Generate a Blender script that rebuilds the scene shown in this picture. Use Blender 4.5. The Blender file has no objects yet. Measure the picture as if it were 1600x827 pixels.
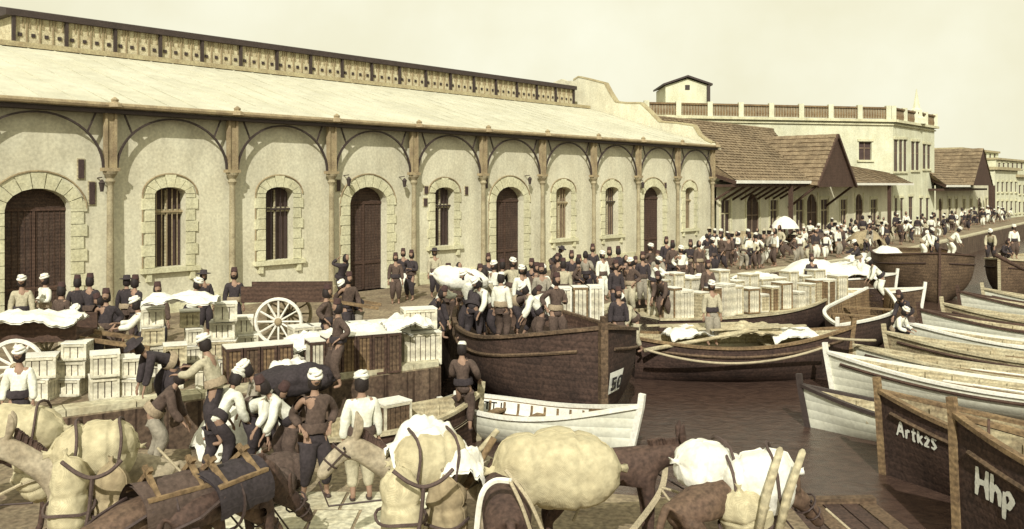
import bpy, math, random
from math import sin, cos, pi, sqrt, atan2, radians
from mathutils import Vector, Matrix, Quaternion, noise
from mathutils.geometry import tessellate_polygon
random.seed(7)
C = bpy.context.scene.collection
SC = bpy.context.scene
F = 1400.0; HOR = 290.0; HC = 4.0; WL = -1.3; LAND = -0.5

# ------------------------------------------------ camera, sky, sun, exposure
cd = bpy.data.cameras.new('camera'); cam = bpy.data.objects.new('camera', cd); C.objects.link(cam)
cam.location = (0, 0, HC); cam.rotation_euler = (radians(90), 0, 0)
cd.sensor_width = 36; cd.lens = F/1600*36; cd.shift_y = -(413.5-HOR)/1600
cd.clip_start = .1; cd.clip_end = 3000
SC.camera = cam
SUN_EL = radians(37); SUN_DIR = Vector((-0.10, -1.0, 0)).normalized()      # where the sun stands (horizontal)
sd = bpy.data.lights.new('sun', 'SUN'); sd.energy = 3.6; sd.angle = radians(.6); sd.color = (1, .965, .88)
so = bpy.data.objects.new('sun', sd); C.objects.link(so)
sv = Vector((SUN_DIR.x*cos(SUN_EL), SUN_DIR.y*cos(SUN_EL), sin(SUN_EL)))
so.rotation_euler = sv.to_track_quat('Z', 'Y').to_euler()
W = bpy.data.worlds.new('World'); SC.world = W; W.use_nodes = True
wn = W.node_tree.nodes; wl = W.node_tree.links; wn.clear()
sky = wn.new('ShaderNodeTexSky'); sky.sky_type = 'NISHITA'; sky.sun_disc = False
sky.sun_elevation = SUN_EL; sky.sun_rotation = atan2(SUN_DIR.x, SUN_DIR.y)
sky.dust_density = 6; sky.air_density = 1.5
bw = wn.new('ShaderNodeRGBToBW'); wl.new(sky.outputs[0], bw.inputs[0])
def vm(op, a, b):
    n = wn.new('ShaderNodeVectorMath'); n.operation = op
    for i, v in enumerate((a, b)):
        if isinstance(v, tuple): n.inputs[i].default_value = v
        else: wl.new(v, n.inputs[i])
    return n.outputs[0]
tint = vm('MULTIPLY', bw.outputs[0], (.95, .93, .66))
tc = wn.new('ShaderNodeTexCoord'); nz = wn.new('ShaderNodeTexNoise'); nz.inputs['Scale'].default_value = 5; nz.inputs['Detail'].default_value = 7
wl.new(tc.outputs['Generated'], nz.inputs['Vector'])
rp = wn.new('ShaderNodeValToRGB'); wl.new(nz.outputs[0], rp.inputs[0])
rp.color_ramp.elements[0].position = .35; rp.color_ramp.elements[0].color = (.73, .70, .51, 1)
rp.color_ramp.elements[1].position = .68; rp.color_ramp.elements[1].color = (.83, .82, .66, 1)
hz = vm('MULTIPLY', rp.outputs[0], (9.4, 9.4, 9.4))
mx = wn.new('ShaderNodeMixRGB'); mx.inputs[0].default_value = .92
wl.new(tint, mx.inputs[1]); wl.new(hz, mx.inputs[2])
bg = wn.new('ShaderNodeBackground'); bg.inputs[1].default_value = .1; wl.new(mx.outputs[0], bg.inputs[0])
wo = wn.new('ShaderNodeOutputWorld'); wl.new(bg.outputs[0], wo.inputs[0])
SC.view_settings.view_transform = 'Standard'; SC.view_settings.look = 'None'
SC.view_settings.exposure = 0.42; SC.view_settings.gamma = 1
SC.render.engine = 'CYCLES'

# ------------------------------------------------ picture <-> place
def At(px, Y, z): return Vector(((px-800)/F*Y, Y, z))
def G(px, py, z=0.0):
    Y = F*(HC-z)/(py-HOR); return Vector(((px-800)/F*Y, Y, z))
def Hgt(py, Y): return HC-(py-HOR)/F*Y
TH = radians(41.2); D = Vector((sin(TH), cos(TH), 0)); N = Vector((-cos(TH), sin(TH), 0))
P9 = Vector((11.83, 53.9, 0)); BAY = 4.03
P0 = P9 - D*9*BAY
def FP(s, t, h=0.0): return P0 + D*s + N*t + Vector((0, 0, h))
def FS(px, t=0.0):
    u = (px-800)/F; q = P0 + N*t
    return (u*q.y-q.x)/(D.x-u*D.y)
def FH(px, py, t=0.0): return Hgt(py, FP(FS(px, t), t).y)

# ------------------------------------------------ materials
MATS = {}
def mat(name, c1, c2=None, sc=6.0, rough=.85, bump=.25, style='noise', grain=.16, bs=None, spec=.3, stain=0):
    if name in MATS: return MATS[name]
    if c2 is None: c2 = tuple(x*.72 for x in c1)
    m = bpy.data.materials.new(name); m.use_nodes = True; MATS[name] = m
    n = m.node_tree.nodes; l = m.node_tree.links
    b = n['Principled BSDF']; b.inputs['Roughness'].default_value = rough
    b.inputs['Specular IOR Level'].default_value = spec
    t = n.new('ShaderNodeTexCoord')
    a = n.new('ShaderNodeTexNoise'); a.inputs['Scale'].default_value = sc*.25; a.inputs['Detail'].default_value = 8; a.inputs['Roughness'].default_value = .7
    l.new(t.outputs['Object'], a.inputs['Vector'])
    r = n.new('ShaderNodeValToRGB'); l.new(a.outputs[0], r.inputs[0])
    r.color_ramp.elements[0].position = .34; r.color_ramp.elements[0].color = (*c2, 1)
    r.color_ramp.elements[1].position = .62; r.color_ramp.elements[1].color = (*c1, 1)
    g = n.new('ShaderNodeTexNoise'); g.inputs['Scale'].default_value = max(sc*2.4, 12); g.inputs['Detail'].default_value = 3
    l.new(t.outputs['Object'], g.inputs['Vector'])
    gr = n.new('ShaderNodeMapRange'); gr.inputs['From Min'].default_value = .3; gr.inputs['From Max'].default_value = .7
    gr.inputs['To Min'].default_value = 1-grain*1.5; gr.inputs['To Max'].default_value = 1+grain
    l.new(g.outputs[0], gr.inputs[0])
    mu = n.new('ShaderNodeVectorMath'); mu.operation = 'SCALE'
    l.new(r.outputs[0], mu.inputs[0]); l.new(gr.outputs[0], mu.inputs['Scale'])
    col = mu.outputs[0]; hsrc = g.outputs[0]; dist = .02
    if stain:
        mp = n.new('ShaderNodeMapping'); mp.inputs['Scale'].default_value = (1.3, 1.3, .16); l.new(t.outputs['Object'], mp.inputs['Vector'])
        q = n.new('ShaderNodeTexNoise'); q.inputs['Scale'].default_value = 1.6; q.inputs['Detail'].default_value = 6; l.new(mp.outputs[0], q.inputs['Vector'])
        q2 = n.new('ShaderNodeTexNoise'); q2.inputs['Scale'].default_value = .35; q2.inputs['Detail'].default_value = 5; l.new(t.outputs['Object'], q2.inputs['Vector'])
        ad = n.new('ShaderNodeMath'); ad.operation = 'ADD'; l.new(q.outputs[0], ad.inputs[0]); l.new(q2.outputs[0], ad.inputs[1])
        mr = n.new('ShaderNodeMapRange'); mr.inputs['From Min'].default_value = .72; mr.inputs['From Max'].default_value = 1.12; mr.inputs['To Min'].default_value = 1-stain; mr.inputs['To Max'].default_value = 1.04
        l.new(ad.outputs[0], mr.inputs[0])
        m3 = n.new('ShaderNodeVectorMath'); m3.operation = 'SCALE'; l.new(col, m3.inputs[0]); l.new(mr.outputs[0], m3.inputs['Scale']); col = m3.outputs[0]
    if style in ('wood', 'plank', 'burlap', 'stone'):
        if style == 'stone':
            w = n.new('ShaderNodeTexBrick'); w.inputs['Scale'].default_value = bs or 1.0
            w.inputs['Mortar Size'].default_value = .018; w.inputs['Brick Width'].default_value = .9; w.inputs['Row Height'].default_value = .38
            w.inputs['Color1'].default_value = (1, 1, 1, 1); w.inputs['Color2'].default_value = (.8, .8, .78, 1); w.inputs['Mortar'].default_value = (.45, .42, .4, 1)
            l.new(t.outputs['Object'], w.inputs['Vector']); fac = w.outputs[0]
        else:
            w = n.new('ShaderNodeTexWave'); w.wave_type = 'BANDS'
            w.bands_direction = {'wood': 'Z', 'plank': 'Z', 'burlap': 'DIAGONAL'}[style]
            w.inputs['Scale'].default_value = bs or {'wood': 3.0, 'plank': 2.0, 'burlap': 34.0}[style]
            w.wave_profile = 'SAW' if style == 'plank' else 'SIN'; w.inputs['Distortion'].default_value = {'wood': 2.5, 'plank': .12, 'burlap': 3}[style]; w.inputs['Detail'].default_value = 3
            l.new(t.outputs['Object'], w.inputs['Vector'])
            fr = n.new('ShaderNodeMapRange'); fr.inputs['To Min'].default_value = {'wood': .78, 'plank': .72, 'burlap': .9}[style]; fr.inputs['To Max'].default_value = 1.1
            l.new(w.outputs['Fac'], fr.inputs[0]); fac = fr.outputs[0]
        m2 = n.new('ShaderNodeVectorMath'); m2.operation = 'MULTIPLY'; l.new(col, m2.inputs[0]); l.new(fac, m2.inputs[1]); col = m2.outputs[0]
    l.new(col, b.inputs['Base Color'])
    if bump:
        bm_ = n.new('ShaderNodeBump'); bm_.inputs['Strength'].default_value = bump; bm_.inputs['Distance'].default_value = dist
        l.new(hsrc, bm_.inputs['Height']); l.new(bm_.outputs[0], b.inputs['Normal'])
    return m
wash = mat('whitewash_plaster', (.61, .585, .44), (.53, .495, .36), 3.0, .9, .3, grain=.10, stain=0.17)
colm = mat('column_paint', (.36, .315, .20), (.22, .18, .11), 8, .8, .2)
stucco = mat('pale_stucco', (.62, .62, .46), (.53, .52, .36), 3.0, .9, .3, grain=.10, stain=0.16)
stone = mat('dressed_stone', (.63, .61, .42), (.50, .47, .30), 6, .9, .5, grain=.14, stain=0.2)
zinc = mat('pale_roof_sheet', (.54, .525, .41), (.47, .45, .335), 1.6, .75, .15, grain=.06, stain=0.14)
zincd = mat('weathered_roof_sheet', (.42, .37, .22), (.30, .24, .14), 6, .8, .3)
iron = mat('dark_iron', (.055, .04, .035), None, 8, .6, .2)
ironl = mat('painted_ironwork', (.36, .29, .17), (.22, .165, .10), 10, .7, .2)
glazing = mat('clerestory_boards', (.62, .57, .38), (.40, .33, .20), 14, .8, .3, grain=.35)
doorw = mat('brown_door_boards', (.085, .055, .04), (.045, .028, .022), 9, .8, .5, 'wood', .3)
shut = mat('dark_window_bars', (.07, .045, .04), None, 8, .7, .2)
panelm = mat('brown_panel', (.30, .26, .175), (.21, .17, .11), 9, .8, .3)
shutl = mat('worn_shutter', (.22, .16, .11), (.13, .09, .06), 9, .8, .3)
tile = mat('clay_roof_tiles', (.27, .205, .125), (.16, .115, .07), 9, .9, .5, grain=.4, stain=0.3)
tim = mat('dark_timber', (.085, .05, .035), None, 7, .85, .4, 'wood', .25)
timl = mat('pale_timber', (.50, .45, .30), (.34, .28, .17), 8, .85, .4, 'wood', .2)
timm = mat('brown_timber', (.24, .165, .085), (.14, .09, .05), 8, .85, .4, 'wood', .25)
casew = mat('pale_crate_wood', (.66, .63, .50), (.46, .42, .31), 8, .85, .35, 'wood', .15, bs=1.2)
pave = mat('quay_paving', (.29, .235, .15), (.14, .10, .065), 3.2, .95, .6, grain=.3, stain=0.3)
coping = mat('coping_stone', (.50, .47, .33), (.36, .31, .2), 5, .9, .5, grain=.2)
qwall = mat('quay_masonry', (.15, .105, .07), (.08, .05, .035), 5, .9, .6, 'stone', .3)
burl = mat('burlap', (.47, .42, .27), (.39, .335, .205), 5, .95, .6, 'burlap', .13)
burld = mat('stained_burlap', (.33, .27, .165), (.22, .17, .10), 5, .95, .6, 'burlap', .16)
cloth = mat('white_canvas', (.72, .71, .63), (.62, .60, .51), 7, .9, .4, grain=.1)
rope = mat('hemp_rope', (.42, .36, .24), None, 20, .9, .3)
roped = mat('tarred_rope', (.10, .07, .06), None, 20, .9, .3)
hulld = mat('tarred_hull', (.075, .045, .034), (.04, .025, .02), 7, .8, .5, 'plank', .3, bs=2.2)
hullb = mat('brown_hull', (.15, .10, .06), (.08, .052, .033), 7, .8, .5, 'plank', .3, bs=2.2)
hullw = mat('white_hull', (.70, .70, .58), (.58, .57, .44), 3, .7, .2, 'plank', .07, bs=1.6)
boati = mat('boat_inner_planks', (.36, .31, .19), (.2, .15, .09), 8, .85, .4, 'wood', .25)
skinm = mat('skin', (.30, .19, .13), None, 10, .7, .1, grain=.08)
sashm = mat('waist_sash', (.34, .27, .18), None, 12, .9, .3)
hairm = mat('dark_hair', (.025, .018, .016), None, 10, .7, .2)
CL = {'white': mat('white_cotton', (.72, .72, .62), (.58, .57, .46), 9, .9, .4, grain=.1),
      'dark': mat('dark_wool', (.045, .036, .038), None, 9, .95, .3, grain=.2),
      'brown': mat('brown_wool', (.095, .066, .052), None, 9, .95, .3, grain=.2),
      'tan': mat('tan_cotton', (.44, .40, .28), None, 9, .95, .3, grain=.15),
      'grey': mat('grey_cotton', (.30, .27, .21), None, 9, .95, .3, grain=.15)}
fezm = mat('fez_felt', (.065, .036, .032), None, 10, .95, .2)
furd = mat('dark_coat', (.085, .052, .038), (.05, .03, .024), 8, .8, .4, grain=.3)
furb = mat('brown_coat', (.13, .085, .055), (.09, .055, .038), 8, .8, .4, grain=.3)
furp = mat('pale_coat', (.36, .31, .22), (.26, .21, .14), 8, .85, .4, grain=.2)
leath = mat('harness_leather', (.06, .04, .035), None, 10, .6, .2)
letw = mat('white_lettering', (.80, .80, .72), (.70, .70, .62), 12, .8, .1, grain=.08)
letd = mat('black_lettering', (.03, .025, .025), None, 12, .8, .1)
# water: brown harbour water, small ripples
def water_mat():
    m = bpy.data.materials.new('harbour_water'); m.use_nodes = True
    n = m.node_tree.nodes; l = m.node_tree.links; b = n['Principled BSDF']
    b.inputs['Roughness'].default_value = .07; b.inputs['IOR'].default_value = 1.24
    t = n.new('ShaderNodeTexCoord'); mp = n.new('ShaderNodeMapping'); mp.inputs['Scale'].default_value = (1, 1.35, 1); mp.inputs['Rotation'].default_value = (0, 0, .5)
    l.new(t.outputs['Object'], mp.inputs['Vector'])
    a = n.new('ShaderNodeTexNoise'); a.inputs['Scale'].default_value = 3.2; a.inputs['Detail'].default_value = 9; a.inputs['Roughness'].default_value = .68; a.inputs['Distortion'].default_value = .6
    l.new(mp.outputs[0], a.inputs['Vector'])
    r = n.new('ShaderNodeValToRGB'); l.new(a.outputs[0], r.inputs[0])
    r.color_ramp.elements[0].position = .3; r.color_ramp.elements[0].color = (.035, .022, .018, 1)
    r.color_ramp.elements[1].position = .7; r.color_ramp.elements[1].color = (.085, .053, .040, 1)
    l.new(r.outputs[0], b.inputs['Base Color'])
    bb = n.new('ShaderNodeBump'); bb.inputs['Strength'].default_value = .45; bb.inputs['Distance'].default_value = .06
    l.new(a.outputs[0], bb.inputs['Height']); l.new(bb.outputs[0], b.inputs['Normal'])
    return m
waterm = water_mat()

# ------------------------------------------------ mesh builder
class MB:
    def __init__(s): s.v = []; s.f = []
    def add(s, vs, fs):
        o = len(s.v); s.v += [tuple(x) for x in vs]; s.f += [tuple(i+o for i in f) for f in fs]; return s
    def hexa(s, p):   # 8 points: bottom 4 ccw, top 4 ccw
        return s.add(p, [(3,2,1,0), (4,5,6,7), (0,1,5,4), (1,2,6,5), (2,3,7,6), (3,0,4,7)])
    def box(s, c, d, rz=0.0, M=None):
        x, y, z = d[0]/2, d[1]/2, d[2]/2; c = Vector(c)
        R = M if M is not None else Matrix.Rotation(rz, 3, 'Z')
        return s.hexa([c + R @ Vector(q) for q in [(-x,-y,-z), (x,-y,-z), (x,y,-z), (-x,y,-z), (-x,-y,z), (x,-y,z), (x,y,z), (-x,y,z)]])
    def beam(s, a, b, w, h, up=Vector((0, 0, 1))):
        a = Vector(a); b = Vector(b); z = (b-a).normalized(); x = up.cross(z)
        if x.length < 1e-4: x = Vector((1, 0, 0))
        x.normalize(); y = z.cross(x)
        q = [(-w/2, -h/2), (w/2, -h/2), (w/2, h/2), (-w/2, h/2)]
        return s.hexa([a + x*i + y*j for i, j in q] + [b + x*i + y*j for i, j in q])
    def fbox(s, s0, s1, t0, t1, h0, h1):   # in the facade's frame
        return s.hexa([FP(s0,t0,h0), FP(s1,t0,h0), FP(s1,t1,h0), FP(s0,t1,h0), FP(s0,t0,h1), FP(s1,t0,h1), FP(s1,t1,h1), FP(s0,t1,h1)])
    def tube(s, pts, r, n=6, closed=False, cap=True):
        pts = [Vector(p) for p in pts]; m = len(pts); R = r if isinstance(r, (list, tuple)) else [r]*m
        vs = []; nrm = None
        for i, p in enumerate(pts):
            a = pts[i-1] if (i or closed) else pts[0]; b = pts[(i+1) % m] if (i < m-1 or closed) else pts[-1]
            t = (b-a).normalized()
            if nrm is None:
                nrm = t.cross(Vector((0, 0, 1)))
                if nrm.length < .05: nrm = t.cross(Vector((1, 0, 0)))
            else: nrm = nrm - t*nrm.dot(t)
            nrm.normalize(); bn = t.cross(nrm)
            for k in range(n):
                a_ = 2*pi*k/n; vs.append(p + nrm*cos(a_)*R[i] + bn*sin(a_)*R[i])
        fs = []
        for i in range(m if closed else m-1):
            j = (i+1) % m
            for k in range(n): fs.append((i*n+k, i*n+(k+1) % n, j*n+(k+1) % n, j*n+k))
        if cap and not closed: fs += [tuple(range(n))[::-1], tuple((m-1)*n+k for k in range(n))]
        return s.add(vs, fs)
    def lathe(s, prof, c=(0, 0, 0), n=14, M=None):
        c = Vector(c); vs = []
        for r, z in prof:
            for k in range(n):
                p = Vector((r*cos(2*pi*k/n), r*sin(2*pi*k/n), z)); vs.append(c + (M @ p if M is not None else p))
        fs = [(i*n+k, i*n+(k+1) % n, (i+1)*n+(k+1) % n, (i+1)*n+k) for i in range(len(prof)-1) for k in range(n)]
        fs += [tuple(range(n))[::-1], tuple((len(prof)-1)*n+k for k in range(n))]
        return s.add(vs, fs)
    def grid(s, rows):
        n = len(rows[0]); vs = [p for r in rows for p in r]
        return s.add(vs, [(i*n+j, i*n+j+1, (i+1)*n+j+1, (i+1)*n+j) for i in range(len(rows)-1) for j in range(n-1)])
    def prism(s, poly, z0, z1):
        n = len(poly); vs = [(x, y, z0) for x, y in poly] + [(x, y, z1) for x, y in poly]
        tri = tessellate_polygon([[Vector((x, y, 0)) for x, y in poly]])
        fs = [tuple(t) for t in tri] + [tuple(i+n for i in t) for t in tri] + [(i, (i+1) % n, n+(i+1) % n, n+i) for i in range(n)]
        return s.add(vs, fs)
    def slab(s, poly, o, ex, ey, ez, th):   # flat polygon (2D) in plane o,ex,ey, thickness th along ez
        n = len(poly); vs = [o + ex*x + ey*y for x, y in poly] + [o + ex*x + ey*y + ez*th for x, y in poly]
        tri = tessellate_polygon([[Vector((x, y, 0)) for x, y in poly]])
        fs = [tuple(t) for t in tri] + [tuple(i+n for i in t) for t in tri] + [(i, (i+1) % n, n+(i+1) % n, n+i) for i in range(n)]
        return s.add(vs, fs)
    def mesh(s, name, m, smooth=False):
        me = bpy.data.meshes.new(name); me.from_pydata(s.v, [], s.f); me.update()
        import bmesh
        b = bmesh.new(); b.from_mesh(me); bmesh.ops.recalc_face_normals(b, faces=b.faces); b.to_mesh(me); b.free()
        if smooth: me.polygons.foreach_set('use_smooth', [True]*len(me.polygons))
        me.materials.append(m); return me
    def build(s, name, m, parent=None, smooth=False):
        return link(name, s.mesh(name, m, smooth), parent)
def link(name, me, parent=None):
    o = bpy.data.objects.new(name, me); C.objects.link(o)
    if parent is not None: o.parent = parent
    return o
def tag(o, label, cat, group=None, kind=None):
    if label: o['label'] = label
    if cat: o['category'] = cat
    if group: o['group'] = group
    if kind: o['kind'] = kind
    return o
def thing(name, label, cat, loc=(0, 0, 0), rz=0.0, group=None):
    o = bpy.data.objects.new(name, None); C.objects.link(o); o.empty_display_size = .2
    o.location = loc; o.rotation_euler = (0, 0, rz); return tag(o, label, cat, group)
def structure(name, mb, m):
    o = mb.build(name, m); o['kind'] = 'structure'; return o
def copy_tree(o, parent=None):
    c = o.copy(); C.objects.link(c)
    if parent is not None: c.parent = parent
    for ch in list(o.children): copy_tree(ch, c)
    return c
def inst(name, me, parent, m=None, loc=None, rot=None, scl=None):
    o = link(name, me, parent)
    if m is not None: o.material_slots[0].link = 'OBJECT'; o.material_slots[0].material = m
    if loc is not None: o.location = loc
    if rot is not None: o.rotation_euler = rot
    if scl is not None: o.scale = scl
    return o
def arch_pts(w, h0, h1, rise, n=12, sink=0):      # opening outline: (x,h) list, arched head
    half = w/2; p = [(-half, h0), (half, h0)]
    for i in range(n+1):
        a = pi*i/n; p.append((half*cos(a), h1-rise+rise*sin(a)))
    return p
def wall_holes(mb, s0, s1, h0, h1, holes, t, depth):   # facade-frame wall with real reveals
    outer = [(s0, h0), (s1, h0), (s1, h1), (s0, h1)]
    loops = [[Vector((x, y, 0)) for x, y in L] for L in [outer] + holes]
    flat = [p for L in loops for p in L]
    mb.add([FP(p.x, t, p.y) for p in flat], [tuple(q) for q in tessellate_polygon(loops)])
    for L in holes:
        n = len(L); mb.add([FP(x, t, y) for x, y in L] + [FP(x, t+depth, y) for x, y in L], [(i, (i+1) % n, n+(i+1) % n, n+i) for i in range(n)])
# ------------------------------------------------ ground, quay, water
structure('water', MB().add([(-1500, -200, WL), (1500, -200, WL), (1500, 2500, WL), (-1500, 2500, WL)], [(0, 1, 2, 3)]), waterm)
EDGE = [(-34, -3), (-20, 7), (-4.9, 17.4), (-1.6, 19.8), (-2.0, 23.4), (-1.6, 26.1), (2.6, 27.2), (5, 32.5), (8, 37), (21.8, 51.5), (60, 102), (420, 560)]
def ground_sheet(name, poly, z, m, res=1.2):
    mb = MB(); mb.prism(poly, z-3, z); return structure(name, mb, m)
ground_sheet('quay', EDGE + [(420, 2300), (-1400, 2300), (-1400, -3)], 0, pave)
structure('quay_landing', MB().prism([(-40, -2), (3.9, -2), (3.9, 12.6), (-1.2, 13.6), (-4.2, 15.4), (-9, 15.1)], -3, LAND), pave)
mb = MB()
for a, b in zip(EDGE[1:-1], EDGE[2:]):
    a = Vector((*a, 0)); b = Vector((*b, 0)); d = b-a; L = d.length; d.normalize(); nn = Vector((-d.y, d.x, 0))
    k = 0.0
    while k < min(L, 60):
        e = min(k+1.15, L); jj = random.uniform(-.01, .01)
        p = [a+d*k+nn*.02, a+d*(e-.02)+nn*.02, a+d*(e-.02)+nn*.5, a+d*k+nn*.5]
        mb.hexa([q+Vector((0, 0, .004)) for q in p] + [q+Vector((0, 0, .11+jj)) for q in p]); k = e
structure('quay_kerb', mb, coping)
mb = MB()
for a, b in zip(EDGE[:-2], EDGE[1:-1]):
    a = Vector((*a, 0)); b = Vector((*b, 0)); d = (b-a).normalized(); nn = Vector((d.y, -d.x, 0))*.03
    mb.hexa([a+Vector((0,0,-2.9)), b+Vector((0,0,-2.9)), b+nn+Vector((0,0,-2.9)), a+nn+Vector((0,0,-2.9)), a+Vector((0,0,-.02)), b+Vector((0,0,-.02)), b+nn+Vector((0,0,-.02)), a+nn+Vector((0,0,-.02))])
structure('quay_wall', mb, qwall)
# flagstones and worn patches on the landing
mb = MB()
for i in range(26):
    for j in range(9):
        x = -12+i*.62+(j % 2)*.3; y = 7+j*.72
        if x > -1.0+random.uniform(-.3, .3) or x < -4.8 or y > 13.0 or y < 8: continue
        w = .6; h = .7
        mb.box((x, y, LAND+.004+random.uniform(0, .012)), (w-.03, h-.03, .02))
structure('landing_paving', mb, mat('worn_paving', (.60, .58, .44), (.40, .36, .24), 4, .9, .6, grain=.25))

# ------------------------------------------------ arcaded warehouse
wh = thing('warehouse', 'long whitewashed arcaded warehouse with a glazed clerestory along its roof', 'warehouse', tuple(FP(18, 0)))
def wpart(mb, name, m, smooth=False, parent=None):   # parts are modelled in place, then set relative to the thing
    o = mb.build(name, m, parent or wh, smooth)
    if parent is None: o.location = -Vector(wh.location)
    return o
S0, S1 = -4.2*BAY, 9*BAY+.25
EH = 6.28
openings = []   # (px centre, px width, top h, bottom h, kind)
def op(px0, px1, top, bot, kind): a, b = FS(px0), FS(px1); openings.append(((a+b)/2, b-a, top, bot, kind))
op(6, 110, 3.92, 0, 'door'); op(241, 290, 3.95, 1.45, 'win'); op(414, 458, 3.95, 1.42, 'win'); op(546, 604, 3.95, 0, 'door')
op(679, 709, 3.93, 1.5, 'win'); op(774, 818, 3.95, 0, 'door'); op(868, 892, 3.93, 1.45, 'win'); op(945, 966, 3.93, 1.45, 'win')
op(1005, 1035, 3.95, 0, 'door'); op(1070, 1084, 3.9, 1.5, 'win')
for k in (-2, -3): openings.append((k*BAY+BAY/2, 1.05, 3.95, 1.45, 'win'))
fr = MB(); holes = []
for c, w, top, bot, kind in openings:
    rise = w*.34 if kind == 'door' else w*.20
    holes.append([(c+x, h) for x, h in arch_pts(w, bot + (.001 if bot else -.0), top, rise, 10)])
mb = MB(); wall_holes(mb, S0, S1, -.05, EH, [[(x, max(h, -.03)) for x, h in H] for H in holes], 0, .42)
mb.fbox(S0, S0+.3, .43, 22, 0, 6.2); mb.fbox(S0, S1, 22, 22.3, 0, 6.2)
wpart(mb, 'wall', wash)
for (c, w, top, bot, kind), H in zip(openings, holes):
    # door leaves / shutters and grilles, set back in the reveal
    if kind == 'door':
        d = MB(); rise = w*.34; pts = [(x, h) for x, h in arch_pts(w+.02, .0, top+.01, rise, 10)]
        d.slab(pts, FP(c, .34, 0), D, Vector((0,0,1)), N, .06)
        o = wpart(d, 'door', doorw)
        d = MB(); nb = max(5, int(w/.16))
        for i in range(1, nb):
            x = -w/2+w*i/nb
            if abs(x) < .03: x = .03
            d.fbox(c+x-.012, c+x+.012, .322, .338, .1, top-rise+.0)
        d.fbox(c-w/2, c+w/2, .30, .338, top-rise-.04, top-rise+.06)
        d.fbox(c-w/2+.05, c+w/2-.05, .30, .338, 1.0, 1.12); d.fbox(c-.035, c+.035, .29, .338, 0.05, top-rise-.05)
        d.build('door_batten', tim, o)
    else:
        d = MB(); rise = w*.20; pts = arch_pts(w+.02, bot, top+.01, rise, 10)
        d.slab(pts, FP(c, .36, 0), D, Vector((0,0,1)), N, .05)
        o = wpart(d, 'window', shutl if c > 15 else shut)
        d = MB(); nb = 6
        for i in range(1, nb): x = -w/2+w*i/nb; d.fbox(c+x-.013, c+x+.013, .20, .225, bot, top-.05)
        d.fbox(c-w/2, c+w/2, .18, .24, top-.80, top-.74)
        d.build('window_grille', iron if random.random() < .5 else ironl, o)
        d = MB(); d.fbox(c-w/2, c+w/2, .25, .33, top-.86, top-.70); d.fbox(c-.04, c+.04, .25, .33, bot, top-.1)
        d.build('window_frame', timl, o)
    # quoined stone surround, voussoirs over the arch
    q = MB(); sill = MB(); ws = .30 if kind == 'win' else .36
    h = bot; i = 0
    while h < top-w*.25:
        ww = ws+(.10 if i % 2 else 0); hh = min(.36, top-w*.2-h)
        for sg in (-1, 1):
            a = c+sg*(w/2); b = a+sg*ww
            q.fbox(min(a, b), max(a, b), -.05, .0, h+.008, h+hh-.012)
        h += .36; i += 1
    rise = w*.34 if kind == 'door' else w*.20; nv = 9 if kind == 'door' else 7
    for i in range(nv):
        a0 = pi*i/nv+.015; a1 = pi*(i+1)/nv-.015; k = 1+(.13 if i == nv//2 else 0)+(.08 if i % 2 else 0)
        def pt(a, r): return (c+(w/2+r*1.0)*cos(a), top-rise+(rise+r*1.1)*sin(a))
        P = [pt(a0, 0.0), pt(a1, 0.0), pt(a1, ws*k), pt(a0, ws*k)]
        q.hexa([FP(x, -.055, y) for x, y in P] + [FP(x, .0, y) for x, y in P])
    if kind == 'win':
        sill.fbox(c-w/2-.45, c+w/2+.45, -.14, 0, bot-.16, bot-.01)
        for sg in (-1, 1): sill.fbox(c+sg*(w/2+.2)-.08, c+sg*(w/2+.2)+.08, -.10, 0, bot-.42, bot-.165)
    wpart(q, 'stone_surround', stone)
    if sill.v: wpart(sill, 'sill', stone)
    ol = MB()   # dark joint line that outlines the surround
    pts = [(c+(w/2+ws*1.17+.03)*cos(a), top-rise+(rise+ws*1.28+.03)*sin(a)) for a in [pi*i/16 for i in range(17)]]
    ol.tube([FP(x, -.03, y) for x, y in pts], .028, 5)
    if kind == 'door' or c < 10: ol.tube([FP(pts[-1][0], -.02, y) for y in (pts[-1][1], bot)], .022, 5)
    wpart(ol, 'drip_mould', ironl)
# plinth
mb = MB(); last = S0
for c, w, top, bot, kind in sorted(o for o in openings if o[4] == 'door'):
    mb.fbox(last, c-w/2-.42, -.07, 0, 0, .45); last = c+w/2+.42
mb.fbox(last, S1, -.07, 0, 0, .45); wpart(mb, 'plinth', stone)
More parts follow.
